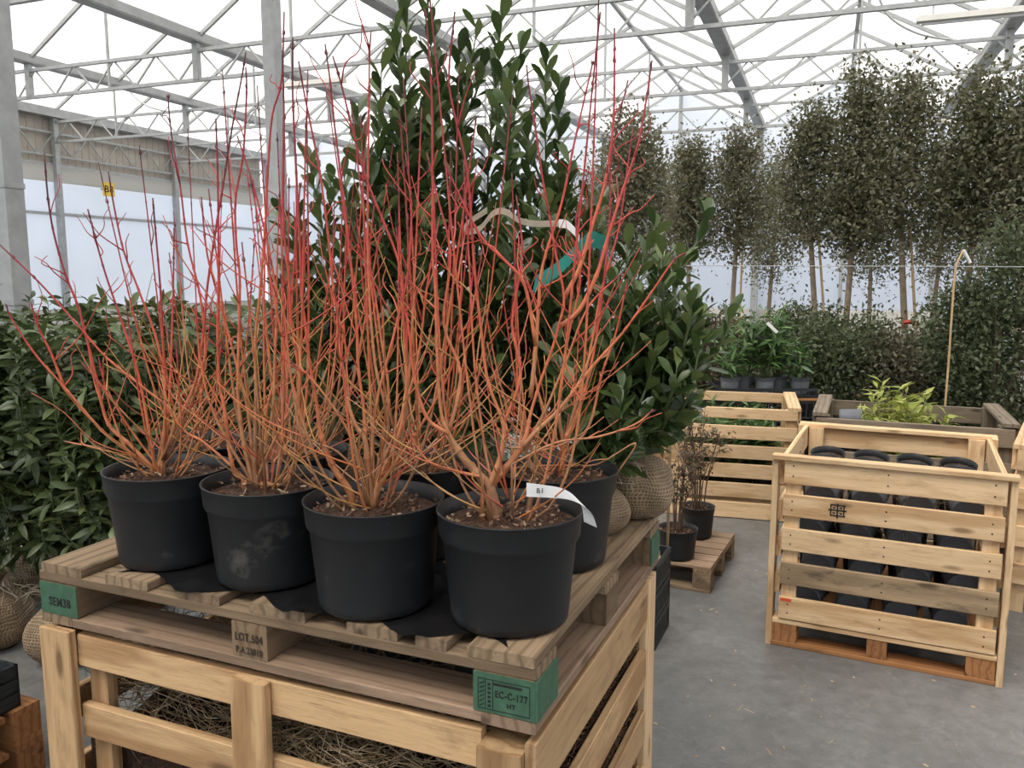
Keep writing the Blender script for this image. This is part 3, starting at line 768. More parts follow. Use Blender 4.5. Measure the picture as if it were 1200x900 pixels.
for pk, (cx, cy) in pots.items():
    rs = random.Random(int(pk[1])*31)
    root = thing('potted_dogwood', plabel[pk], 'potted plant', (cx, cy, DECK+.0017), rs.uniform(-.5, .5)*0, 'dogwoods on the pallet')
    link('pot', pot_mesh(RP, RBP, HP, M['pot']), None, root, (0, 0, 0), (0, 0, rs.uniform(0, 6)))
    sz = .186
    link('soil', soil_mesh(RP-.009), None, root, (0, 0, sz-.006), (0, 0, rs.uniform(0, 6)))
    c_ = link('bark_chips', chips(RP-.014, 240, int(pk[1])), M['chip'], root, (0, 0, sz-.004)); c_['kind'] = 'stuff'
    Hp = heights[pk]; org = np.array([cx, cy, DECK])
    paths = []
    for pts, r0, lean in traces.get(pk, []):
        n = len(pts); zz = [px(x, y, cy)[2]-DECK for x, y in pts]
        W3 = []
        for i, (x, y) in enumerate(pts):
            hh = max(0, (zz[i]-sz))/Hp
            W3.append(px(x, y, cy + lean*hh*1.3 - .0) - org)
        P = catmull(W3, 4)
        if pts[0][1] > 540:   # rooted in the soil: begin a little below it
            d0 = P[1]-P[0]; P = np.vstack([[P[0][0], P[0][1], min(P[0][2], sz-.02)], P])
            P[:, 1] += 0
        paths.append((P, r0, .0016))
    for i in range(nfill[pk]):
        a = rs.uniform(0, 2*PI); r_ = rs.uniform(.005, .035); t0 = rs.uniform(.35, 1.05); t1 = rs.uniform(.02, .20)
        l = Hp*rs.choice([rs.uniform(.45, .75), rs.uniform(.75, 1.02)]); ds = l/14
        p = np.array([r_*math.cos(a), r_*math.sin(a), sz-.015]); P = [p.copy()]; da = 0
        for k in range(14):
            tl = t0*math.exp(-k*ds/.10)+t1; da += rs.uniform(-.10, .10)
            p = p + ds*np.array([math.sin(tl)*math.cos(a+da), math.sin(tl)*math.sin(a+da), math.cos(tl)]); P.append(p.copy())
        paths.append((catmull(P, 2), rs.uniform(.0022, .0036), .0013))
    for i, (P, r0, r1) in enumerate(paths):
        mb = MB(); stem_into(mb, P, r0, r1, sz, Hp, 6, rs, True, rs.uniform(-.10, .14))
        big = r0 > .0042
        twigs_into(mb, P, sz, Hp, rs.randint(5, 8) if big else rs.randint(2, 4), rs, .12, .9)
        mb.build('stem', M['stem'], root, smooth=True)
    # short brush of fine twigs at the crown
    for i in range(16):
        a = rs.uniform(0, 2*PI); t0 = rs.uniform(.5, 1.25); l = rs.uniform(.10, .32)
        d = np.array([math.sin(t0)*math.cos(a), math.sin(t0)*math.sin(a), math.cos(t0)]); b0 = np.array([d[0]*.02, d[1]*.02, sz+rs.uniform(-.005, .08)])
        P = catmull([b0, b0+d*l*.4, b0+d*l*.75+np.array([0, 0, l*.06]), b0+d*l+np.array([0, 0, l*.2])], 4)
        mb = MB(); c0 = np.array(rs.choice([(.62, .33, .11), (.66, .22, .07), (.62, .14, .08), (.5, .3, .15)]))
        mb.tube(P, np.linspace(.0019, .0008, len(P)), 4, np.tile(c0, (len(P), 1)))
        mb.build('twig', M['stem'], root)
    if pk == 'P4':
        # white looped tag over the pot rim
        pts = [px(x, y, Y)-org for x, y, Y in ((617,575,1.40), (640,577,1.385), (662,580,1.385), (678,588,1.39), (688,600,1.41), (692,616,1.42))]
        Pm = catmull(pts, 5); v = []; f = []
        wd = np.array([[0, 0, .0125]]*len(Pm)); 
        for i, p in enumerate(Pm):
            q = i/(len(Pm)-1); w_ = np.array([-.006*q*2, 0, .0125*(1-.55*q)])
            v += [p+w_, p-w_, p-w_+np.array([0, .0006, 0]), p+w_+np.array([0, .0006, 0])]
        for i in range(len(Pm)-1):
            k = 4*i
            for j in range(4): f.append((k+j, k+(j+1) % 4, k+4+(j+1) % 4, k+4+j))
        f += [(3, 2, 1, 0), tuple(4*(len(Pm)-1)+j for j in range(4))]
        tg = link('tag', new_mesh('tag', v, f), M['white'], root)
        put_text('tag_lettering', 'B1', .012, M['ink'], tg, tuple(px(633, 576.5, 1.3835)-org), (PI/2, 0, 0))
    if pk == 'P6':
        v = [px(x, y, 1.655)-org for x, y in ((681,590),(688,587),(694,603),(693,618),(684,606))]
        k = len(v); v2 = v+[p+np.array([0, .001, 0]) for p in v]
        f = [tuple(range(k))[::-1], tuple(range(k, 2*k))]+[(i, (i+1) % k, k+(i+1) % k, k+i) for i in range(k)]

# ------------------------------------------------------------------ leaves
def leaf_template(l, w, droop=.1, fold=.25, n=3, obov=False):
    """leaf along +x, normal +z"""
    v = []; f = []
    prof = [(0, .05), (.22, .55), (.5, 1.0), (.78, .8), (1, .03)] if n >= 3 else [(0, .05), (.45, 1.0), (1, .03)]
    if obov: prof = [(0, .05), (.16, .28), (.42, .78), (.68, 1.0), (.9, .62), (1, .08)]
    for x, k in prof:
        z = -droop*l*x*x; h = w/2*k
        v += [(x*l, -h, z+fold*h), (x*l, 0, z), (x*l, h, z+fold*h)]
    for i in range(len(prof)-1):
        a = 3*i; f += [(a, a+1, a+4, a+3), (a+1, a+2, a+5, a+4)]
    return np.array(v), np.array(f)
def frames(d, nrm):
    """d: leaf direction, nrm: approx normal -> 3x3 matrices (columns x,y,z)"""
    x = d/np.linalg.norm(d, axis=1)[:, None]
    y = np.cross(nrm, x); y /= np.linalg.norm(y, axis=1)[:, None]+1e-9
    z = np.cross(x, y)
    return np.stack([x, y, z], axis=2)
def joined(name, tv, tf, pos, mats, sc, rnd):
    v = np.einsum('nij,kj->nki', mats, tv)*sc[:, None, None]+pos[:, None, :]
    n, k = len(pos), len(tv)
    f = (tf[None]+(np.arange(n)*k)[:, None, None]).reshape(-1, tf.shape[1])
    return new_mesh(name, v.reshape(-1, 3), f, rnd=np.repeat(rnd, k))
def leafy(root, shoots, tv, tf, mat, spacing, lift, nparts, rs, stemmat, worldoff, name='leaf', scr=(.75, 1.15), rstem=.004, start=.1, whorl=2.39996, jit=.25):
    g = np.random.default_rng(rs)
    pos = []; dirs = []; nrm = []
    for P in shoots:
        P = np.asarray(P); d = np.r_[0, np.cumsum(np.linalg.norm(np.diff(P, axis=0), axis=1))]; tot = d[-1]
        a = g.uniform(0, 6); T = np.gradient(P, axis=0)
        for q in np.arange(start*tot, tot, spacing):
            a += whorl
            p = np.array([np.interp(q, d, P[:, i]) for i in range(3)]); t = np.array([np.interp(q, d, T[:, i]) for i in range(3)]); t /= np.linalg.norm(t)
            u = np.cross(t, (1, .1, .2)); u /= np.linalg.norm(u); w = np.cross(t, u)
            o = math.cos(a)*u+math.sin(a)*w
            lf = lift(q/tot) if callable(lift) else lift
            dd = o*math.cos(lf)+t*math.sin(lf)+g.normal(size=3)*jit*.5
            pos.append(p); dirs.append(dd); nrm.append(t*math.cos(lf)-o*math.sin(lf)+g.normal(size=3)*jit)
        mb = MB(); mb.tube(P, np.linspace(rstem, rstem*.35, len(P)), 5); mb.build('shoot', stemmat, root, smooth=True)
    pos = np.array(pos); Mx = frames(np.array(dirs), np.array(nrm)); sc = g.uniform(*scr, len(pos)); rn = g.uniform(0, 1, len(pos))
    dist = np.linalg.norm(pos+worldoff-np.array([0, 0, CH]), axis=1)+g.uniform(0, .15, len(pos))
    od = np.argsort(dist); near, far = od[:nparts], od[nparts:]
    lm = new_mesh(name, tv, tf, smooth=True); lm.materials.append(mat)
    for i in near:
        o = bpy.data.objects.new(name, lm); COL.objects.link(o); o.parent = root
        m4 = Matrix(((*Mx[i][0],), (*Mx[i][1],), (*Mx[i][2],))).to_4x4()
        o.rotation_euler = m4.to_euler(); o.location = pos[i]; o.scale = (sc[i],)*3
    if len(far):
        o = link('foliage', joined('foliage', tv, tf, pos[far], Mx[far], sc[far], rn[far]), mat, root); o['kind'] = 'stuff'
    return pos

# burlap root balls
def ball_mesh(r, seed, neck=True, squash=.92):
    g = np.random.default_rng(seed); nu, nv = 40, 22; vs = []; uv = []; fs = []
    ph = g.uniform(0, 6, 6)
    for j in range(nv+1):
        v = j/nv
        if v < .8:
            th = PI*(v/.8)*.90; rr = math.sin(th)*r; z = -math.cos(th)*r*squash
        else:
            q = (v-.8)/.2; th = PI*.90; rr = math.sin(th)*r*(1-.35*q)+.25*r*q*q; z = -math.cos(th)*r*squash+q*r*.5
        for i in range(nu+1):
            a = 2*PI*i/nu
            k = 1+.07*math.sin(2*a+ph[0])*math.sin(2.2*v*PI+ph[1])+.05*math.sin(5*a+ph[2]+4*v)+.03*math.sin(9*a+ph[3])*v*2
            vs.append((rr*k*math.cos(a), rr*k*math.sin(a), max(z, -r*squash*.86)+r*squash*.86)); uv.append((i/nu*.999, v))
    for j in range(nv):
        for i in range(nu): fs.append((j*(nu+1)+i, j*(nu+1)+i+1, (j+1)*(nu+1)+i+1, (j+1)*(nu+1)+i))
    return new_mesh('root_ball', vs, fs, uv=uv, smooth=True)
def fringe(r, z, n, seed, lo=.03, hi=.09):
    g = np.random.default_rng(seed); mb = MB()
    for i in range(n):
        a = g.uniform(0, 2*PI); p = np.array([r*math.cos(a), r*math.sin(a), z]); d = np.array([math.cos(a), math.sin(a), g.uniform(-.2, .9)]); l = g.uniform(lo, hi)
        P = catmull([p, p+d*l*.5+g.normal(size=3)*.01, p+d*l+np.array([0, 0, -l*.35])+g.normal(size=3)*.015], 3)
        mb.tube(P, .0011, 3)
    return mb

LT, LF = leaf_template(.071, .030, .08, .25, obov=True)
def laurel(key, wx, wy, z0, ballr, tops, label, seed, nside=10, width=.16, nparts=170, spacing=.0135):
    rs = random.Random(seed); g = np.random.default_rng(seed)
    root = thing('cherry_laurel', label, 'shrub', (wx, wy, z0), 0, 'burlapped laurels at the back of the pallet')
    link('root_ball', ball_mesh(ballr, seed), M['burlap'], root)
    fringe(ballr*.35, ballr*2.1, 26, seed).build('burlap_fringe', M['beige_strap'], root)
    org = np.array([wx, wy, z0]); shoots = []
    b0 = np.array([0, 0, ballr*1.7])
    for (x, y, dy) in tops:
        e = px(x, y, wy+dy)-org
        mid1 = b0+(e-b0)*.33+g.normal(size=3)*.02+np.array([(e[0]-b0[0])*.15, 0, 0]); mid2 = b0+(e-b0)*.68+g.normal(size=3)*.018
        P = catmull([b0, mid1, mid2, e], 5); shoots.append(P)
    main = list(shoots)
    nside = int(nside*1.7)
    for i in range(nside):
        P = main[i % len(main)]; q = rs.uniform(.04, .72); k = int(q*(len(P)-1)); a = rs.uniform(0, 2*PI)
        o = np.array([math.cos(a), math.sin(a), 0])*width*rs.uniform(.5, 1.15); up = np.array([0, 0, 1])*rs.uniform(.10, .26)
        shoots.append(catmull([P[k], P[k]+o*.55+up*.3, P[k]+o*.9+up*.7, P[k]+o+up], 4))
    leafy(root, shoots, LT, LF, M['laurel'], spacing, lambda q: .5+.55*q, nparts, seed, M['greenstem'], org, 'leaf', (.7, 1.12), .0055, .16)
    return root
laurel('a', .335, 2.14, DECK, .098, [(735,290,.05), (768,262,.03), (800,300,.0), (716,330,.1), (805,420,-.02), (752,350,-.04), (690,260,.1), (770,400,-.06)],
       'spreading cherry laurel whose burlap root ball sits at the pallet corner', 11, 34, .17, 300)
laurel('b', .215, 1.985, DECK, .075, [(705,330,.1), (740,400,.08), (690,420,.12), (770,460,.06), (790,470,.08)], 'low cherry laurel whose burlap bundle leans on the outermost dogwood pot', 12, 16, .12, 180)
laurel('c', .10, 2.30, DECK, .085, [(640,62,.0), (655,95,.04), (618,150,-.05), (668,190,.0), (690,230,.1), (600,210,.05), (655,300,-.1)],
       'tall cherry laurel with a narrow top above the teal band', 13, 34, .12, 260)
laurel('d', -.10, 2.26, DECK, .085, [(560,30,.0), (588,22,.05), (538,62,.0), (610,55,-.03), (545,180,-.1), (590,230,-.1)],
       'tall cherry laurel with loose forked top next to the tallest one', 14, 32, .12, 260)
laurel('e', -.30, 2.24, DECK, .085, [(478,-30,.0), (500,-12,.05), (462,30,.0), (447,82,-.03), (470,130,-.08), (515,110,.0), (440,200,.0), (500,250,-.1)],
       'tallest cherry laurel with a dense dark column of leaves', 15, 40, .12, 280)
laurel('f', -.53, 2.40, DECK, .085, [(362,190,.0), (388,215,.0), (410,240,.0), (350,260,.0), (420,300,.0), (385,330,-.1)],
       'shorter cherry laurel standing next to the steel post behind the dogwoods', 16, 26, .13, 220)

# teal band, beige strap and dark stake around the laurels
def ribbon(name, pts, w, mat, label, cat, wdir=None, parent=None):
    P = catmull(pts, 6); v = []; f = []
    for i, p in enumerate(P):
        ww = (np.array(w(i/(len(P)-1))) if callable(w) else np.array(w))
        nn = np.array([0, .0012, 0])
        v += [p-ww, p+ww, p+ww+nn, p-ww+nn]
    for i in range(len(P)-1):
        for j in range(4): f.append((4*i+j, 4*i+(j+1) % 4, 4*i+4+(j+1) % 4, 4*i+4+j))
    f += [(3, 2, 1, 0), tuple(4*(len(P)-1)+j for j in range(4))]
    o = link(name, new_mesh(name, v, f, smooth=False), mat, parent)
    if label: tag(o, label, cat)
    return o
YB = 1.98
ribbon('teal_band', [px(x, y, Y) for x, y, Y in ((626,333,YB), (650,318,YB), (672,298,YB), (686,284,YB+.02), (697,281,YB+.05), (710,286,YB+.12))],
       lambda q: (.004, .0, .021 if q < .8 else .018), M['teal'], 'teal woven band tied around the laurels and the dark stake', 'strap')
ribbon('beige_strap', [px(x, y, Y) for x, y, Y in ((571,246,2.0), (548,262,1.96), (545,271,1.96), (562,268,1.97), (578,250,1.98), (592,248,1.98), (608,258,1.98), (626,262,2.0), (650,262,2.02), (664,262,2.0), (675,272,2.0))],
       (.0, .0, .0075), M['beige_strap'], 'pale woven strap looped around the laurel tops', 'strap')
ribbon('strap_end', [px(x, y, Y) for x, y, Y in ((655,262,1.99), (664,263,1.985), (674,272,1.985), (679,280,1.99))], (0, 0, .010), M['white'], 'short white strap end hanging beside the teal band', 'strap')
st = MB(); st.tube(catmull([px(707, 290, 2.10), px(700, 400, 2.115), px(692, 520, 2.12), np.array([px(688, 560, 2.12)[0], 2.12, DECK])], 5), .011, 8)
tag(st.build('dark_stake', M['blackstake'], smooth=True), 'dark upright stake tied with the teal band among the laurels', 'stake')

# ------------------------------------------------------------------ hedge of burlapped shrubs at the left
HT, HF = leaf_template(.085, .025, .50, .3)
hx = [(-2.62, 3.50), (-2.22, 3.34), (-1.84, 3.22), (-1.45, 3.10), (-1.05, 3.05), (-.66, 3.02), (-2.35, 3.9), (-1.75, 3.75), (-1.2, 3.65), (-.75, 3.55), (-.25, 3.3)]
for i, (x, y) in enumerate(hx):
    g = np.random.default_rng(100+i); rs = random.Random(100+i)
    front = i < 6
    lab = 'bushy dark green laurel with drooping narrow leaves in the hedge row' if front else 'dark green laurel standing behind the hedge row, mostly its top showing'
    root = thing('portuguese_laurel', lab, 'shrub', (x, y, 0), 0, 'hedge shrubs of the front row' if front else 'hedge shrubs of the rear row')
    br = .15
    link('root_ball', ball_mesh(br, 40+i, squash=.9), M['burlap'], root)
    fringe(br*.4, br*1.9, 40, 40+i, .05, .14).build('burlap_fringe', M['beige_strap'], root)
    shoots = []; H = rs.uniform(1.42, 1.48) if front else rs.uniform(1.47, 1.54)
    if i in (0,): H = 1.45
    b0 = np.array([0, 0, br*1.6])
    for k in range(84 if front else 48):
        a = g.uniform(0, 2*PI); q = g.uniform(.12, 1)**.62 if front else g.uniform(.55, 1); rr = .34*math.sqrt(g.uniform(.1, 1))*(1.1-.30*q)
        e = np.array([rr*math.cos(a), rr*math.sin(a), b0[2]+(H-b0[2])*q])
        s0 = b0+np.array([0, 0, (e[2]-b0[2])*g.uniform(.2, .6)])
        shoots.append(catmull([s0, s0*.4+e*.6+np.array([e[0]*.25, e[1]*.25, -.02]), e], 5))
    leafy(root, shoots, HT, HF, M['hedge'], .0105 if front else .014, lambda q: .05+.55*q, 200 if front else 40, 100+i, M['greenstem'], np.array([x, y, 0]), 'leaf', (.75, 1.15), .004, .15, 2.39996, .75)

# ------------------------------------------------------------------ contents of the big crate: tipped pots, straw, root fibre
def nursery_pot(R_, H, loc, rot, label, group, mat='potgrey', soil=False, name='nursery_pot'):
    o = thing(name, label, 'pot', loc, 0, group); o.rotation_euler = rot
    link('pot_body', pot_mesh(R_, R_*.8, H, M[mat], 28), None, o)
    if soil: link('soil', soil_mesh(R_-.012), None, o, (0, 0, H-.03))
    return o
def plw(x, y, z): p = PL(x, y); return (p[0], p[1], z)
ai = 0
for (x, y, z, rx, ry) in ((.96, .24, .46, .5, .9), (.96, .45, .50, .3, 1.0), (.96, .66, .52, .2, .8),
                          (.76, .30, .56, 1.1, .2), (.53, .30, .55, 1.0, -.2), (.27, .34, .53, .9, .2), (.25, .62, .50, .4, .4), (.55, .58, .50, .3, .2), (.76, .62, .50, .1, .3)):
    nursery_pot(.10, .15, plw(x, y, z), (rx, ry, -PA), 'grey black nursery pot tipped over inside the big crate below the dogwoods', 'tipped pots inside the big crate')
def strands(name, cx, cy, z, n, spread, lmin, lmax, rad, seed, mat, local=True, flatn=.3, zs=.05):
    g = np.random.default_rng(seed); V = []; Fc = []; rn = []; k = 0
    for i in range(n):
        p = np.array([cx+g.normal()*spread[0], cy+g.normal()*spread[1], z+abs(g.normal())*zs])
        a = g.uniform(0, 2*PI); l = g.uniform(lmin, lmax); d = np.array([math.cos(a), math.sin(a)*.7, g.normal()*flatn])
        cur = g.normal(size=3)*.25
        pts = np.array([p+d*l*(q-.5)+cur*l*(q-.5)**2*2 for q in np.linspace(0, 1, 6)])
        side = np.cross(d, (0, 0, 1)); side /= np.linalg.norm(side)+1e-6
        for q, pt in enumerate(pts):
            V += [pt-side*rad, pt+side*rad, pt+np.array([0, 0, rad*1.4])]; rn += [0]*3
        r_ = g.uniform(); rn[-18:] = [r_]*18
        for q in range(5):
            b_ = k+3*q
            Fc += [(b_, b_+1, b_+4, b_+3), (b_+1, b_+2, b_+5, b_+4), (b_+2, b_, b_+3, b_+5)]
        k += 18
    return new_mesh(name, V, np.array(Fc), rnd=rn)
def inside(m, x0, x1, y0, y1, z0, z1):
    for v in m.vertices:
        v.co.x = min(max(v.co.x, x0), x1); v.co.y = min(max(v.co.y, y0), y1); v.co.z = min(max(v.co.z, z0), z1)
sm_ = strands('dried_grass', 0.36, .26, .54, 600, (.22, .13), .12, .5, .0012, 5, M['straw'], zs=.09); inside(sm_, .04, 1.05, .065, .8, .46, .77)
tag(link('dried_grass', sm_, M['straw'], None, (PO[0], PO[1], 0), (0, 0, -PA)), 'dry straw-coloured grass heaped in the left half of the big crate', 'dried grass', kind='stuff')
sm_ = strands('dried_grass', .80, .10, .55, 300, (.16, .05), .12, .4, .0012, 6, M['straw'], zs=.07); inside(sm_, .5, 1.085, .035, .8, .46, .77)
tag(link('dried_grass', sm_, M['straw'], None, (PO[0], PO[1], 0), (0, 0, -PA)), 'dry grass tangled around the pots beside the EC-C-177 corner', 'dried grass', kind='stuff')
sm_ = strands('root_fibre', 1.17, .48, .40, 1800, (.02, .19), .03, .12, .0014, 8, M['fibre'], zs=.13); inside(sm_, 1.09, 1.184, .08, .78, .14, .66)
for v in sm_.vertices:
    if any(z0-.012 < v.co.z < z1_+.012 for z0, z1_ in ((.665, .782), (.505, .60), (.34, .43), (.18, .27))): v.co.x = min(v.co.x, 1.176)
tag(link('root_fibre', sm_, M['fibre'], None, (PO[0], PO[1], 0), (0, 0, -PA)), 'matted brown root fibre pressed against the side slats of the big crate', 'root fibre', kind='stuff')
# dark heap of compost filling the lower part: a closed body with an uneven top
vs = []; fs = []; n = 20
for i in range(n+1):
    for j in range(n+1):
        x, y = .03+1.13*i/n, .075+.72*j/n
        vs.append((x, y, .49+.022*NR.normal()))
for i in range(n):
    for j in range(n): fs.append((i*(n+1)+j, (i+1)*(n+1)+j, (i+1)*(n+1)+j+1, i*(n+1)+j+1))
rim_ = [i*(n+1) for i in range(n+1)] + [n*(n+1)+j for j in range(1, n+1)] + [i*(n+1)+n for i in range(n-1, -1, -1)] + [j for j in range(n-1, 0, -1)]
k0 = len(vs); vs += [(vs[q][0], vs[q][1], .137) for q in rim_]; m_ = len(rim_)
for q in range(m_): fs.append((rim_[q], rim_[(q+1) % m_], k0+(q+1) % m_, k0+q))
fs.append(tuple(k0+q for q in range(m_)))
tag(link('compost_heap', new_mesh('compost_heap', vs, fs), M['soil'], None, (PO[0], PO[1], 0), (0, 0, -PA)), 'dark compost filling the lower part of the big crate', 'compost', kind='stuff')

# ------------------------------------------------------------------ the pine crate with lying pots at the right
CB = np.array([1.0986, 3.3733]); CBA = math.radians(25.96); BW, BD = .885, .93
cb = thing('pallet_crate', 'pale pine slatted crate full of lying black pots on the concrete', 'crate', (CB[0], CB[1], 0), -CBA)
pp = M['pine_pale']
def CL(x, y, z): return (CB[0]+x*math.cos(CBA)+y*math.sin(CBA), CB[1]-x*math.sin(CBA)+y*math.cos(CBA), z)
slz = [(.715, .825), (.575, .67), (.428, .525), (.278, .375), (.125, .222)]
for i, (z0, z1_) in enumerate(slz):
    mt = M['stained'] if i == 3 else pp
    board('slat', cb, mt, (.05, -.02, z0), (BW-.035, .0, z1_), 'x')
for x0, x1 in ((.055, .115), (BW-.105, BW-.045)):
    board('post', cb, pp, (x0, .001, .12), (x1, .024, .82), 'z')
board('cap_board', cb, pp, (.0, -.035, .815), (BW, .02, .835), 'x')
# side panels, outer uprights reach the floor
for x0, x1 in ((.0, .024), (BW-.024, BW)):
    board('side_post', cb, pp, (x0, -.018, 0), (x1, .07, .815), 'z'); board('side_post', cb, pp, (x0, BD-.09, 0), (x1, BD, .815), 'z')
    xi = (x1, x1+.02) if x0 == 0 else (x0-.02, x0)
    for z0, z1_ in ((.70, .81), (.54, .63), (.38, .47), (.22, .31)):
        board('slat', cb, pp, (xi[0], .03, z0), (xi[1], BD-.03, z1_), 'y')
for z0, z1_ in ((.70, .80), (.50, .58), (.34, .42), (.19, .27)):
    board('slat', cb, pp, (.03, BD-.02, z0), (BW-.03, BD, z1_), 'x')
board('cap_board', cb, pp, (.0, BD-.045, .80), (BW, BD+.01, .82), 'x')
for x0, x1 in ((.05, .12), (BW-.12, BW-.05)): board('post', cb, pp, (x0, BD-.065, .12), (x1, BD-.021, .80), 'z')
# base
board('deck_edge', cb, pp, (.026, -.015, .100), (BW-.026, .07, .120), 'x')
for k in range(7): board('deck_board', cb, M['orange'], (.05+.117*k, .0, .1201), (.05+.117*k+.085, BD-.03, .135), 'y')
for x0 in (.026, .40, BW-.126):
    for y0 in (-.012, .40, BD-.13): board('block', cb, M['orange'], (x0, y0, .02), (x0+(.1 if x0 != .40 else .075), y0+.1, .0999), 'y')
board('base_board', cb, M['orange'], (.026, -.015, .0), (BW-.026, .085, .0199), 'x'); board('base_board', cb, M['orange'], (.026, BD-.12, .0), (BW-.026, BD-.02, .0199), 'x')
# stamp on the second slat
lg = MB(); lx, lz = .262, .622
for a, b_ in (((-.035, .0), (.035, .006)), ((-.028, .022), (.03, .027)), ((-.028, -.022), (.03, -.017)), ((-.028, -.022), (-.023, .027)), ((-.003, -.03), (.003, .03)), ((.022, -.022), (.027, .027)), ((-.018, .010), (-.008, .016)), ((.008, .010), (.018, .016)), ((-.018, -.012), (-.008, -.006)), ((.008, -.012), (.018, -.006))):
    lg.box((lx+a[0], -.0212, lz+a[1]), (lx+b_[0], -.0195, lz+b_[1]))
lg.build('stamp', M['ink'], cb)
MB().box((.055, -.0212, .205), (.10, -.0195, .218)).build('red_mark', M['redink'], cb)
nm = MB()
for z0, z1_ in slz:
    for x in (.085, BW*.5, BW-.075):
        for dz in (.3, .7): nm.box((x-.003, -.0208, z0+(z1_-z0)*dz-.003), (x+.003, -.0195, z0+(z1_-z0)*dz+.003))
o = nm.build('nail_heads', M['ink_brown'], cb); o['kind'] = 'stuff'
# lying pots in rows, bottoms to the front
rr = random.Random(3)
rown = ('bottom', 'second', 'third', 'top')
for row, z in enumerate((.202, .352, .502, .652)):
    for k in range(4):
        x = .15 + .182*k + (.04 if row % 2 else 0)
        o = nursery_pot(.077, .15, CL(x, .04, z), (0, 0, 0), 'dusty black nursery pot lying in the %s layer behind the pale crate slats' % rown[row], 'lying pots in the %s layer' % rown[row])
        o.rotation_euler = (PI/2-.10, 0, PI-CBA+rr.uniform(-.04, .04))
upn = ('lowest', 'middle', 'uppermost')
for lay, z in enumerate((.1352, .322, .522)):
    for k in range(4):
        for j in range(3):
            x = .16+.186*k; y = .36+.185*j
            o = nursery_pot(.080, .20, CL(x, y, z), (0, 0, 0), 'black pot with brown soil facing up in the %s layer of the pale pine crate' % upn[lay], 'upright pots in the %s layer of the pale crate' % upn[lay], 'pot', True)
            o.rotation_euler = (rr.uniform(.16, .26), rr.uniform(-.05, .05), -CBA) if lay == 2 else (0, 0, rr.uniform(0, 6))
sm_ = strands('dry_roots', .5, .10, .60, 160, (.25, .03), .08, .22, .0011, 9, M['fibre'], flatn=1.2, zs=.07); inside(sm_, .13, .76, .03, .055, .2, .72)
tag(link('dry_roots', sm_, M['straw'], None, (CB[0], CB[1], 0), (0, 0, -CBA)), 'dry brown stems dangling between the lying pots', 'dried stems', kind='stuff')

# ------------------------------------------------------------------ generic slatted crate
def slat_crate(name, label, ox, oy, ang, w, d, h, mat, zs, postw=.08, caps=True, zside=None, base=True):
    c_ = thing(name, label, 'crate', (ox, oy, 0), -ang)
    for z0, z1_ in zs:
        board('slat', c_, mat, (.0, -.022, z0), (w, .0, z1_), 'x'); board('slat', c_, mat, (.0, d, z0), (w, d+.022, z1_), 'x')
    for z0, z1_ in (zside or zs):
        board('slat', c_, mat, (-.022, .0, z0), (.0, d, z1_), 'y'); board('slat', c_, mat, (w, .0, z0), (w+.022, d, z1_), 'y')
    for x0 in (.0, w-postw):
        for y0 in (.0, d-postw): board('post', c_, mat, (x0, y0, 0.0), (x0+postw, y0+postw, h-.02), 'z')
    if caps:
        for x0 in (-.022, w-.06): board('cap_board', c_, mat, (x0, -.022, h-.02), (x0+.082, d+.022, h), 'y')
    if base: board('deck_board', c_, mat, (.0, .0, .09), (w, d, .11), 'x')
    return c_
def rotv(o, a, x, y): return (o[0]+x*math.cos(a)+y*math.sin(a), o[1]-x*math.sin(a)+y*math.cos(a))
# crate 2: pale slats, further back
A2 = math.radians(16); C2W = 1.1; q2 = px(905, 610, 5.10)
o2 = np.array([px(929, 610, 5.10)[0], 5.10]) - C2W*np.array([math.cos(A2), -math.sin(A2)])
z2s = []
for ya, yb in ((477,492),(498,516),(521,539),(543,562),(565.5,585),(588,609)):
    z2s.append((px(880, yb, 5.14)[2], px(880, ya, 5.14)[2]-.014))
slat_crate('pallet_crate', 'pale pine crate of thin slats behind the twiggy potted shrubs', o2[0], o2[1], A2, C2W, .72, .742, pp, z2s, .07)
# crate 3: weathered grey
A3 = math.radians(23); o3 = np.array([px(957, 485, 4.62)[0], 4.62])
slat_crate('pallet_crate', 'weathered grey wooden crate holding the yellow-green plants', o3[0], o3[1], A3, .98, .72, .80, M['grey'], [(.67, .77), (.49, .585), (.30, .40), (.13, .23)], .07)
# crate edge at the far right
A4 = math.radians(35); o4 = np.array([px(1194, 520, 3.72)[0], 3.72])
slat_crate('pallet_crate', 'brown pine crate standing beyond the crate of lying pots', o4[0], o4[1], A4, .9, .7, .80, pp, [(.68, .78), (.5, .6), (.32, .42), (.14, .24)], .07)

# plants: simple clumps
def clump(name, label, cat, loc, leaf, mat, n, rx, rz, seed, nparts=0, group=None, spread=.9, stemmat=None, pot=None, spacing=.02, zlift=0):
    g = np.random.default_rng(seed)
    root = thing(name, label, cat, loc, 0, group)
    z0 = 0
    if pot:
        link('pot', pot_mesh(pot[0], pot[0]*.8, pot[1], M['potgrey' if name == 'potted_shrub' else 'pot'], 24), None, root); link('soil', soil_mesh(pot[0]-.01), None, root, (0, 0, pot[1]-.03)); z0 = pot[1]-.03
    shoots = []
    for k in range(n):
        a = g.uniform(0, 2*PI); q = math.sqrt(g.uniform(.02, 1)); e = np.array([rx*q*math.cos(a), rx*q*math.sin(a), z0+zlift+rz*(1-.45*q*q)*g.uniform(.7, 1)])
        s0 = np.array([e[0]*.15, e[1]*.15, z0]); shoots.append(catmull([s0, s0*.5+e*.5+np.array([0, 0, rz*.08]), e], 4))
    leafy(root, shoots, leaf[0], leaf[1], mat, spacing, lambda q: .1+.6*q, nparts, seed, stemmat or M['greenstem'], np.array(loc), 'leaf', (.7, 1.2), .003, .3, 2.39996, .35)
    return root
FL = leaf_template(.11, .026, .25, .2, 2)
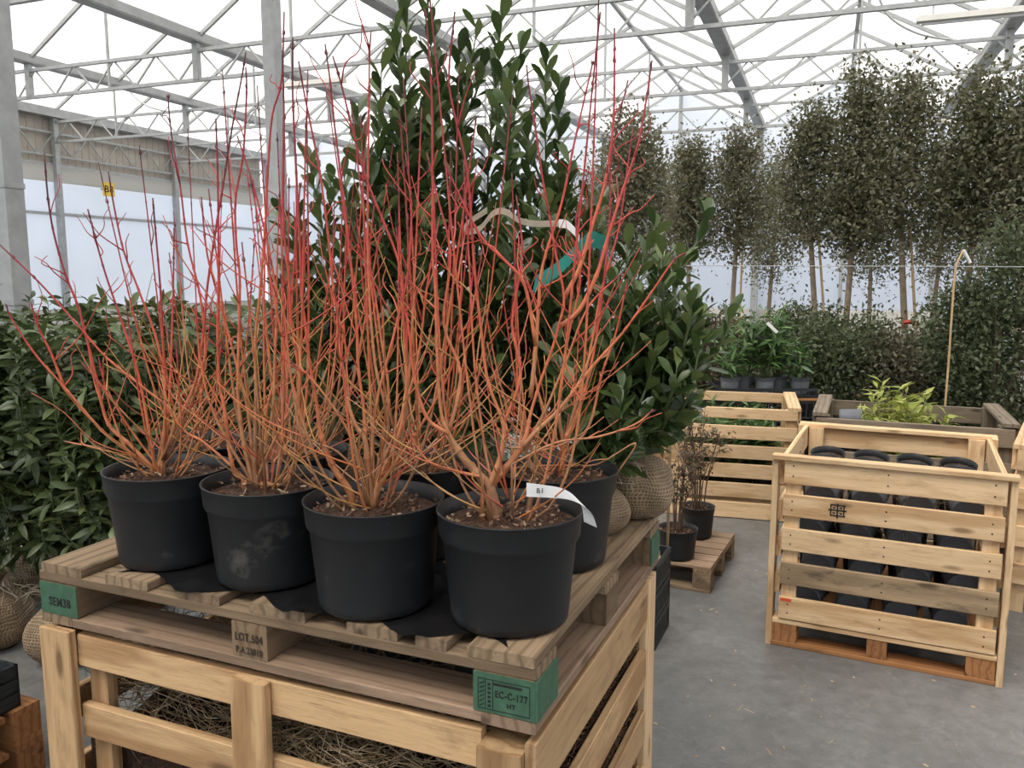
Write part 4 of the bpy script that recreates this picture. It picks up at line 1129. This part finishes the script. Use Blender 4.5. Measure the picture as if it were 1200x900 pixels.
YL = leaf_template(.085, .03, .3, .2, 2)
SL = leaf_template(.028, .013, .1, .2, 2)
GLf = leaf_template(.07, .028, .15, .2, 2)
# yellow-green plants and a tipped pot in the weathered crate
for k, (x, y) in enumerate(((.34, .34), (.55, .38), (.45, .17))):
    p = rotv(o3, A3, x, y)
    clump('yellow_shrub', 'yellow-green leafy potted plant growing out of the weathered crate', 'potted plant', (p[0], p[1], .1102), YL, M['yellowleaf'], 48, .23 if k < 2 else .13, .76 if k < 2 else .66, 300+k, 60, 'yellow-green plants in the weathered crate', pot=(.09, .16), spacing=.022)
for lay in range(3):
    p = rotv(o3, A3, .165, .165); nursery_pot(.085, .20, (p[0], p[1], .1102+.186*lay), (0, 0, lay*1.3), 'black pot stacked with others in the front corner of the weathered crate', 'stacked pots in the weathered crate', 'pot', True)
p = rotv(o3, A3, .165, .165)
nursery_pot(.065, .12, (p[0]-.045, p[1]+.02, .7445), (PI/2, 0, PI/2-A3), 'small grey pot lying on top of the stacked pots in the weathered crate', None, 'potgrey')
for k, (x, y) in enumerate(((.76, .26), (.85, .52), (.63, .57))):
    p = rotv(o3, A3, x, y); clump('potted_perennial', 'low dark green potted plant inside the weathered crate', 'potted plant', (p[0], p[1], .1102), GLf, M['bushleaf'], 14, .11, .46, 320+k, 0, 'low plants in the weathered crate', pot=(.09, .16))
# greenery inside crate 2
for k, (x, y) in enumerate(((.74, .2), (.92, .26), (.5, .22), (.6, .50), (.86, .50))):
    p = rotv(o2, A2, x, y); clump('potted_perennial', 'leafy green potted plant inside the thin-slatted pale crate', 'potted plant', (p[0], p[1], .1102), FL, M['freshleaf'], 22, .14, .50, 330+k, 30, 'plants in the thin-slatted crate', pot=(.09, .16))
# tray of pots behind crate 2, on stacked black crates
def plastic_crate(loc, w, d, h, rz, label, group):
    o = thing('plastic_crate', label, 'crate', loc, rz, group)
    MB().box((0, 0, 0), (w, d, .008)).build('bottom', M['blackplastic'], o)
    rim = MB()
    for z in (0.0, h-.022): rim.box((0, 0, z), (w, .012, z+.022)); rim.box((0, d-.012, z), (w, d, z+.022)); rim.box((0, .012, z), (.012, d-.012, z+.022)); rim.box((w-.012, .012, z), (w, d-.012, z+.022))
    rim.build('rim', M['blackplastic'], o)
    n = 12; bars = MB()
    for i in range(n+1):
        x = i*(w-.01)/n; bars.box((x, 0.002, 0), (x+.01, .009, h)); bars.box((x, d-.009, 0), (x+.01, d-.002, h))
    for i in range(n):
        y = .01+i*(d-.03)/n; bars.box((.002, y, 0), (.009, y+.012, h)); bars.box((w-.009, y, 0), (w-.002, y+.012, h))
    bars.build('lattice', M['blackplastic'], o)
    return o
tY = 6.25; tx0 = px(845, 470, tY)[0]; tx1 = px(958, 470, tY)[0]; tz = px(900, 466, tY)[2]
hh = (tz-.02)/4
for k in range(4): plastic_crate((tx0+.03, tY, hh*k), tx1-tx0-.05, .42, hh-.004, 0, 'black plastic lattice crate stacked under the tray of potted shrubs', 'crates under the plant tray')
tb = thing('plank', 'dark red-brown plank between the stacked crates and the plant tray', 'plank', (tx0, tY-.01, hh*4-.004)); board('plank_board', tb, M['orange'], (0, 0, 0), (tx1-tx0, .44, .02), 'x')
tz0 = hh*4+.016
plastic_crate((tx0, tY, tz0), tx1-tx0, .42, .075, 0, 'black plastic plant tray holding five small potted shrubs', None)
for k in range(5):
    x = tx0+.098+k*(tx1-tx0-.196)/4
    ps = clump('potted_shrub', 'green leafy shrub in a small pot standing in the plant tray', 'potted plant', (x, tY+.13+.12*(k % 2), tz0+.009), FL, M['freshleaf'], 22 if 0 < k < 4 else 12, .21 if 0 < k < 4 else .14, .62 if 0 < k < 4 else .36, 340+k, 60 if 0 < k < 4 else 20, 'shrubs in the plant tray', pot=(.078, .135), spacing=.026)
    if k == 2: MB().box((-.055, -.001, -.012), (.055, .001, .012)).build('plant_label', M['white'], ps, tuple(px(905, 384, tY-.02)-np.array(ps.location)), (0, .75, 0))
# ------------------------------------------------------------------ small pallet with twiggy pots
SP = np.array([.986, 3.908]); SA = math.radians(26); SW, SD = .8, .61
sp0 = SP - SW*np.array([math.cos(SA), -math.sin(SA)])
sp = thing('small_pallet', 'low grey-brown pallet on the concrete carrying twiggy potted shrubs', 'pallet', (sp0[0], sp0[1], 0), -SA)
for y0 in (.0, SD/2-.04, SD-.08):
    board('base_board', sp, M['aged'], (0, y0, 0), (SW, y0+.08, .018), 'x')
    for x0 in (.0, SW/2-.05, SW-.09): board('block', sp, M['aged'], (x0, y0, .018), (x0+.09, y0+.08, .10), 'x')
for x0 in (.0, SW/2-.05, SW-.09): board('stringer_board', sp, M['aged'], (x0, 0, .10), (x0+.09, SD, .116), 'y')
for k in range(6): board('deck_board', sp, M['aged_pink'], (0, .005+.102*k, .116), (SW, .005+.102*k+.086, .134), 'x')
def spw(x, y, z=.134): p = rotv(sp0, SA, x, y); return (p[0], p[1], z)
def twiggy(loc, R_, H, n, hh_, seed, label, leaves=True):
    g = np.random.default_rng(seed); root = thing('twiggy_shrub', label, 'potted plant', loc, 0, 'twiggy shrubs on the small pallet')
    link('pot', pot_mesh(R_, R_*.82, H, M['pot'], 28), None, root); link('soil', soil_mesh(R_-.01), None, root, (0, 0, H-.028))
    c_ = link('bark_chips', chips(R_-.012, 90, seed), M['chip'], root, (0, 0, H-.026)); c_['kind'] = 'stuff'
    pos = []
    for k in range(n):
        a = g.uniform(0, 2*PI); r0 = g.uniform(.01, .035); l = hh_*g.uniform(.6, 1.0); r1 = r0+g.uniform(.03, .13)
        P = catmull([(r0*math.cos(a), r0*math.sin(a), H-.04), (r0*1.5*math.cos(a), r0*1.5*math.sin(a), H+l*.35), ((r0+r1)*.55*math.cos(a+.2), (r0+r1)*.55*math.sin(a+.2), H+l*.7), (r1*math.cos(a+.2), r1*math.sin(a+.2), H+l)], 4)
        mb = MB(); mb.tube(P, np.linspace(.004, .0015, len(P)), 5)
        for q in range(9):
            i = int(g.uniform(.35, .98)*(len(P)-1)); d = g.normal(size=3); d[2] = abs(d[2])+.5; d /= np.linalg.norm(d); l2 = g.uniform(.04, .11)
            mb.tube([P[i], P[i]+d*l2*.6, P[i]+d*l2], [.0018, .0014, .001], 4)
            for u in range(5): pos.append(P[i]+d*l2*g.uniform(.3, 1.05)+g.normal(size=3)*.008)
        mb.build('stem', M['twig'], root, smooth=True)
    pos = np.array(pos); m3 = frames(g.normal(size=(len(pos), 3)), g.normal(size=(len(pos), 3))+[0, 0, 1])
    if leaves:
        o = link('foliage', joined('foliage', SL[0], SL[1], pos, m3, g.uniform(.5, 1.1, len(pos)), g.uniform(0, 1, len(pos))), M['brownleaf'], root); o['kind'] = 'stuff'
def floorpt(x, y, z):  # pixel onto a horizontal plane
    d = np.array(px(x, y, 1.0))-np.array([0, 0, CH]); k = (z-CH)/d[2]; return d*k+np.array([0, 0, CH])
fa = floorpt(797, 659, .134); fb = floorpt(820, 633, .134)
twiggy((fa[0], fa[1]+.085, .1345), .105, .155, 9, .45, 21, 'short twiggy shrub in a black pot beside the burlap ball')
twiggy((fb[0], fb[1]+.07, .1345), .095, .175, 14, .62, 22, 'brown twiggy shrub in a black pot standing deeper on the small pallet')
# dark lattice crates behind the big crate
for k in range(3): plastic_crate((.235, 3.44, .125*k), .40, .28, .12, -.40, 'black plastic crate stacked on the floor behind the big pine crate', 'crates behind the big crate')

# ------------------------------------------------------------------ left foreground corner
cr_ = px(23, 806, 2.42); lp0 = np.array([cr_[0], cr_[1]]) - .5*np.array([math.cos(PA), -math.sin(PA)]) - .5*np.array([math.sin(PA), math.cos(PA)])
lpl = thing('brown_pallet', 'red-brown pallet in the corner under black trays', 'pallet', (lp0[0], lp0[1], 0), -PA)
for lay in range(2):
    z = .118*lay
    for y0 in (0, .23, .46):
        board('base_board', lpl, M['orange'], (0, y0, z), (.52, y0+.09, z+.018), 'x')
        for x0 in (0, .22, .43): board('block', lpl, M['orange'], (x0, y0, z+.018), (x0+.09, y0+.09, z+.098), 'x')
    for k in range(5): board('deck_board', lpl, M['orange'], (0, .115*k, z+.098), (.52, .115*k+.09, z+.117), 'x')
for k in range(3): plastic_crate((lp0[0], lp0[1], .2365+.046*k), .5, .5, .045, -PA, 'shallow black tray stacked on the red-brown pallet', 'black trays in the corner')

# ------------------------------------------------------------------ background trees and bushes
def cloud_mesh(name, seed, n, rx, z0, z1, leaf, ncl=60, top=.25, sig=.11):
    g = np.random.default_rng(seed); C = []
    while len(C) < ncl:
        z = g.uniform(0, 1); w = (math.sin(PI*min(1, (z*.9+.1)))**.55)*(1.08-.55*z) + top*.2
        a = g.uniform(0, 2*PI); r = rx*w*math.sqrt(g.uniform(0, 1))*g.uniform(.75, 1.15)
        C.append((r*math.cos(a), r*math.sin(a), z0+(z1-z0)*z))
    C = np.array(C); k = g.integers(0, ncl, n); pos = C[k]+g.normal(size=(n, 3))*[sig, sig, sig*1.3]
    m3 = frames(g.normal(size=(n, 3))+[0, 0, .4], g.normal(size=(n, 3))+[0, 0, .6])
    rnc = np.clip((g.uniform(0, 1, ncl)[k]*.5+g.uniform(0, .5, n)), 0, 1)
    return joined(name, leaf[0], leaf[1], pos, m3, g.uniform(.6, 1.25, n), rnc), C
OL = (np.array([(0, 0, 0), (.027, -.015, .002), (.057, 0, -.004), (.027, .015, .002)]), np.array([(0, 1, 2, 3)]))
trees = [ # x of trunk, top y, distance, half width px, label
 (738,150,9.0,46,'slender olive-grey evergreen tree beside the laurel tops',0), (806,178,11.5,30,'small dark evergreen tree next to the far gutter post',0), (862,166,11.0,44,'dark evergreen tree under the end of the gutter',0),
 (947,146,9.5,50,'broad brownish evergreen tree behind the tray shrubs',1), (998,92,9.0,26,'thin upright evergreen leader between two broad crowns',0), (1052,96,8.6,58,'broad tall evergreen tree with a pale leaning trunk',1), (1138,100,8.2,46,'tall columnar evergreen tree next to the bent cane',0),
 (1197,98,7.8,34,'narrow evergreen tree with loose topmost shoots',0), (1265,110,8.0,50,'broad evergreen tree outermost beyond the loose-topped one',0), (770,200,13.5,34,'distant pale evergreen tree behind the slender one',0), (905,190,13.0,40,'distant evergreen tree behind the broad brownish one',0), (1020,170,13.0,45,'distant evergreen tree seen through the leaning trunks',0),
 (1100,190,12.5,45,'distant evergreen tree behind the columnar one',0), (1175,188,12.0,50,'distant evergreen tree behind the narrow one',0), (700,205,14.0,34,'distant evergreen tree half hidden by the laurels',0), (655,215,15.0,34,'distant evergreen tree fully behind the laurel tops',0)]
crown = {}
for i, (x, ty, Y, hw, lab, lean) in enumerate(trees):
    top = px(x, ty, Y)[2]; X = px(x, 320, Y)[0]; rx = hw/F*Y*1.0
    root = thing('evergreen_tree', lab, 'tree', (X, Y, 0), 0, 'evergreen trees along the far side')
    zc = 1.95 if Y < 12 else 1.6
    cm, C = cloud_mesh('foliage', 500+i, 8200 if Y < 12 else 6000, rx*.86, zc, top, OL, 110, sig=.12 if Y < 12 else .15)
    o = link('foliage', cm, M['oak'], root); o['kind'] = 'stuff'
    lx = (.22 if lean else .05)*(-1 if i % 2 else 1)
    P = catmull([(-lx, 0, .1), (-lx*.6, .02, .9), (0, 0, zc+.2), (.02, 0, (zc+top)/2), (0, 0, top-.15)], 4)
    MB().tube(P, np.linspace(.045, .008, len(P)), 7).build('trunk', M['trunk'], root, smooth=True)
    for k in range(14):
        c_ = C[k*6]; zt = max(zc, c_[2]-.35)
        MB().tube([(0, 0, zt), (c_[0]*.5, c_[1]*.5, (zt+c_[2])/2), tuple(c_)], [.011, .008, .003], 4).build('branch', M['trunk'], root)
    if i in (3, 5, 6, 2):
        MB().tube([(-lx+.10, -.05, 0), (.07, -.05, 2.1)], .014, 6).build('cane', M['cane'], root)
        zr = px(x, 378, Y)[2]; xr = -lx*.7
        MB().tube([(xr-.07, -.02, zr), (xr, -.07, zr+.02), (xr+.07, -.02, zr), (xr, .06, zr), (xr-.07, -.02, zr-.03)], .022, 5).build('red_ribbon', M['red'], root)
    link('pot', pot_mesh(.22, .18, .3, M['pot'], 24), None, root, (-lx, 0, 0))
BLf = (np.array([(0, 0, 0), (.023, -.012, .002), (.05, 0, -.004), (.023, .012, .002)]), np.array([(0, 1, 2, 3)]))
bushes = [(735,400,7.6,40),(785,395,7.4,42),(835,388,7.5,40),(885,395,7.8,45),(960,398,7.0,45),(1005,400,6.8,40),(1050,414,6.6,42),(1090,405,6.95,40),(1135,335,6.75,36),(1180,270,6.4,46),(1240,280,6.4,46),(1110,370,7.4,40),(1030,385,8.0,45),(930,375,8.2,40),(860,380,8.6,45),(800,382,8.8,45),(975,380,8.6,42),(1160,345,7.4,46)]
bl = ['fine-leaved evergreen bush in the low row behind the crates', 'tall fine-leaved bush rising above the bush row']
for i, (x, ty, Y, hw) in enumerate(bushes):
    top = px(x, ty, Y)[2]; X = px(x, 320, Y)[0]; tall = top > 1.7
    root = thing('evergreen_bush', bl[1] if tall else bl[0], 'bush', (X, Y, 0), 0, 'tall bushes' if tall else 'bushes behind the crates')
    cm, C = cloud_mesh('foliage', 700+i, 5200, hw/F*Y*.95, .30, top, BLf, 80, 1.2, .085)
    o = link('foliage', cm, M[('bushleaf', 'bushleaf', 'bushbrown', 'bushpale')[i % 4]], root); o['kind'] = 'stuff'
    for k in range(8):
        c_ = C[k*9]; MB().tube([(0, 0, .2), (c_[0]*.6, c_[1]*.6, c_[2]*.6+.1), tuple(c_)], [.009, .006, .003], 4).build('stem', M['twig'], root)
    link('pot', pot_mesh(.13, .105, .24, M['pot'], 24), None, root)
# brown-purple twiggy bush behind the small pallet
root = thing('brown_bush', 'brown-leaved bush behind the thin-slatted crate', 'bush', tuple(np.array([px(810, 400, 7.05)[0], 7.05, 0])))
cm, C = cloud_mesh('foliage', 801, 2200, .24, .4, 1.12, BLf, 60, 1.2, .09); o = link('foliage', cm, M['brownleaf'], root); o['kind'] = 'stuff'
for k in range(14): MB().tube([(0, 0, .2), (C[k][0]*.5, C[k][1]*.5, C[k][2]*.5+.1), tuple(C[k])], [.007, .005, .003], 4).build('stem', M['twig'], root)
link('pot', pot_mesh(.15, .12, .26, M['pot'], 24), None, root)
# bent cane
cP = [px(x, y, 5.75) for x, y in ((1108,470), (1112,420), (1116,360), (1120,315), (1129,293), (1137,308))]
tag(MB().tube(np.vstack([[[cP[0][0], cP[0][1], 0.0]], catmull(cP[:5], 6)]), .0075, 7).add([], []).build('bent_cane', M['cane'], smooth=True), 'bent bamboo cane hooked over in front of the tall bushes', 'cane')
bo = bpy.data.objects['bent_cane']
MB().tube([cP[4], (cP[4]+cP[5])/2, cP[5]], .011, 7).build('cane_tip', M['white'], bo)
tag(MB().tube([px(797, 290, 3.6), px(790, 340, 3.6), np.array([px(786, 500, 3.6)[0], 3.6, .0])], .007, 7).build('bamboo_cane', M['cane'], smooth=True), 'straight orange bamboo cane standing beside the spreading laurel', 'cane')
# wire across the trees
wP = [np.array(px(700, 311, 6.35)), np.array(px(1000, 312, 5.85)), np.array(px(1260, 313, 5.4))]
tag(MB().tube(wP, .003, 5).build('support_wire', M['steel']), 'thin support wire stretched in front of the evergreen trees', 'wire')

# litter on the concrete
g = np.random.default_rng(77); v = []; f = []; rn = []
for i in range(150):
    x, y = g.uniform(.3, 2.6), g.uniform(1.6, 4.6); l = g.uniform(.006, .02); a = g.uniform(0, PI)
    def _in(o, a, w_, d_): 
        dx, dy = x-o[0], y-o[1]; u, q = dx*math.cos(a)-dy*math.sin(a), dx*math.sin(a)+dy*math.cos(a); return -.05 < u < w_+.05 and -.05 < q < d_+.05
    if _in(CB, CBA, BW, BD) or _in(sp0, SA, SW, SD) or _in(PO, PA, PW, PD) or _in(o3, A3, 1, .75) or _in(o4, A4, .92, .72) or _in((.235, 3.44), .40, .40, .28): continue
    if i % 3 == 0: l = g.uniform(.02, .05)
    w = l*.35 if i % 3 else .0025
    d = np.array([math.cos(a), math.sin(a), 0])*l/2; n_ = np.array([-math.sin(a), math.cos(a), 0])*w/2; c_ = np.array([x, y, .0])
    k = len(v); z_ = np.array([0, 0, g.uniform(.002, .006)])
    v += [c_-d-n_, c_+d-n_, c_+d+n_, c_-d+n_, c_+z_]; f += [(k, k+1, k+4), (k+1, k+2, k+4), (k+2, k+3, k+4), (k+3, k, k+4)]; rn += [g.uniform()]*5
tag(link('floor_litter', new_mesh('floor_litter', v, np.array(f), rnd=rn), M['straw']), 'tiny straw bits and chips scattered over the concrete', 'litter', kind='stuff')
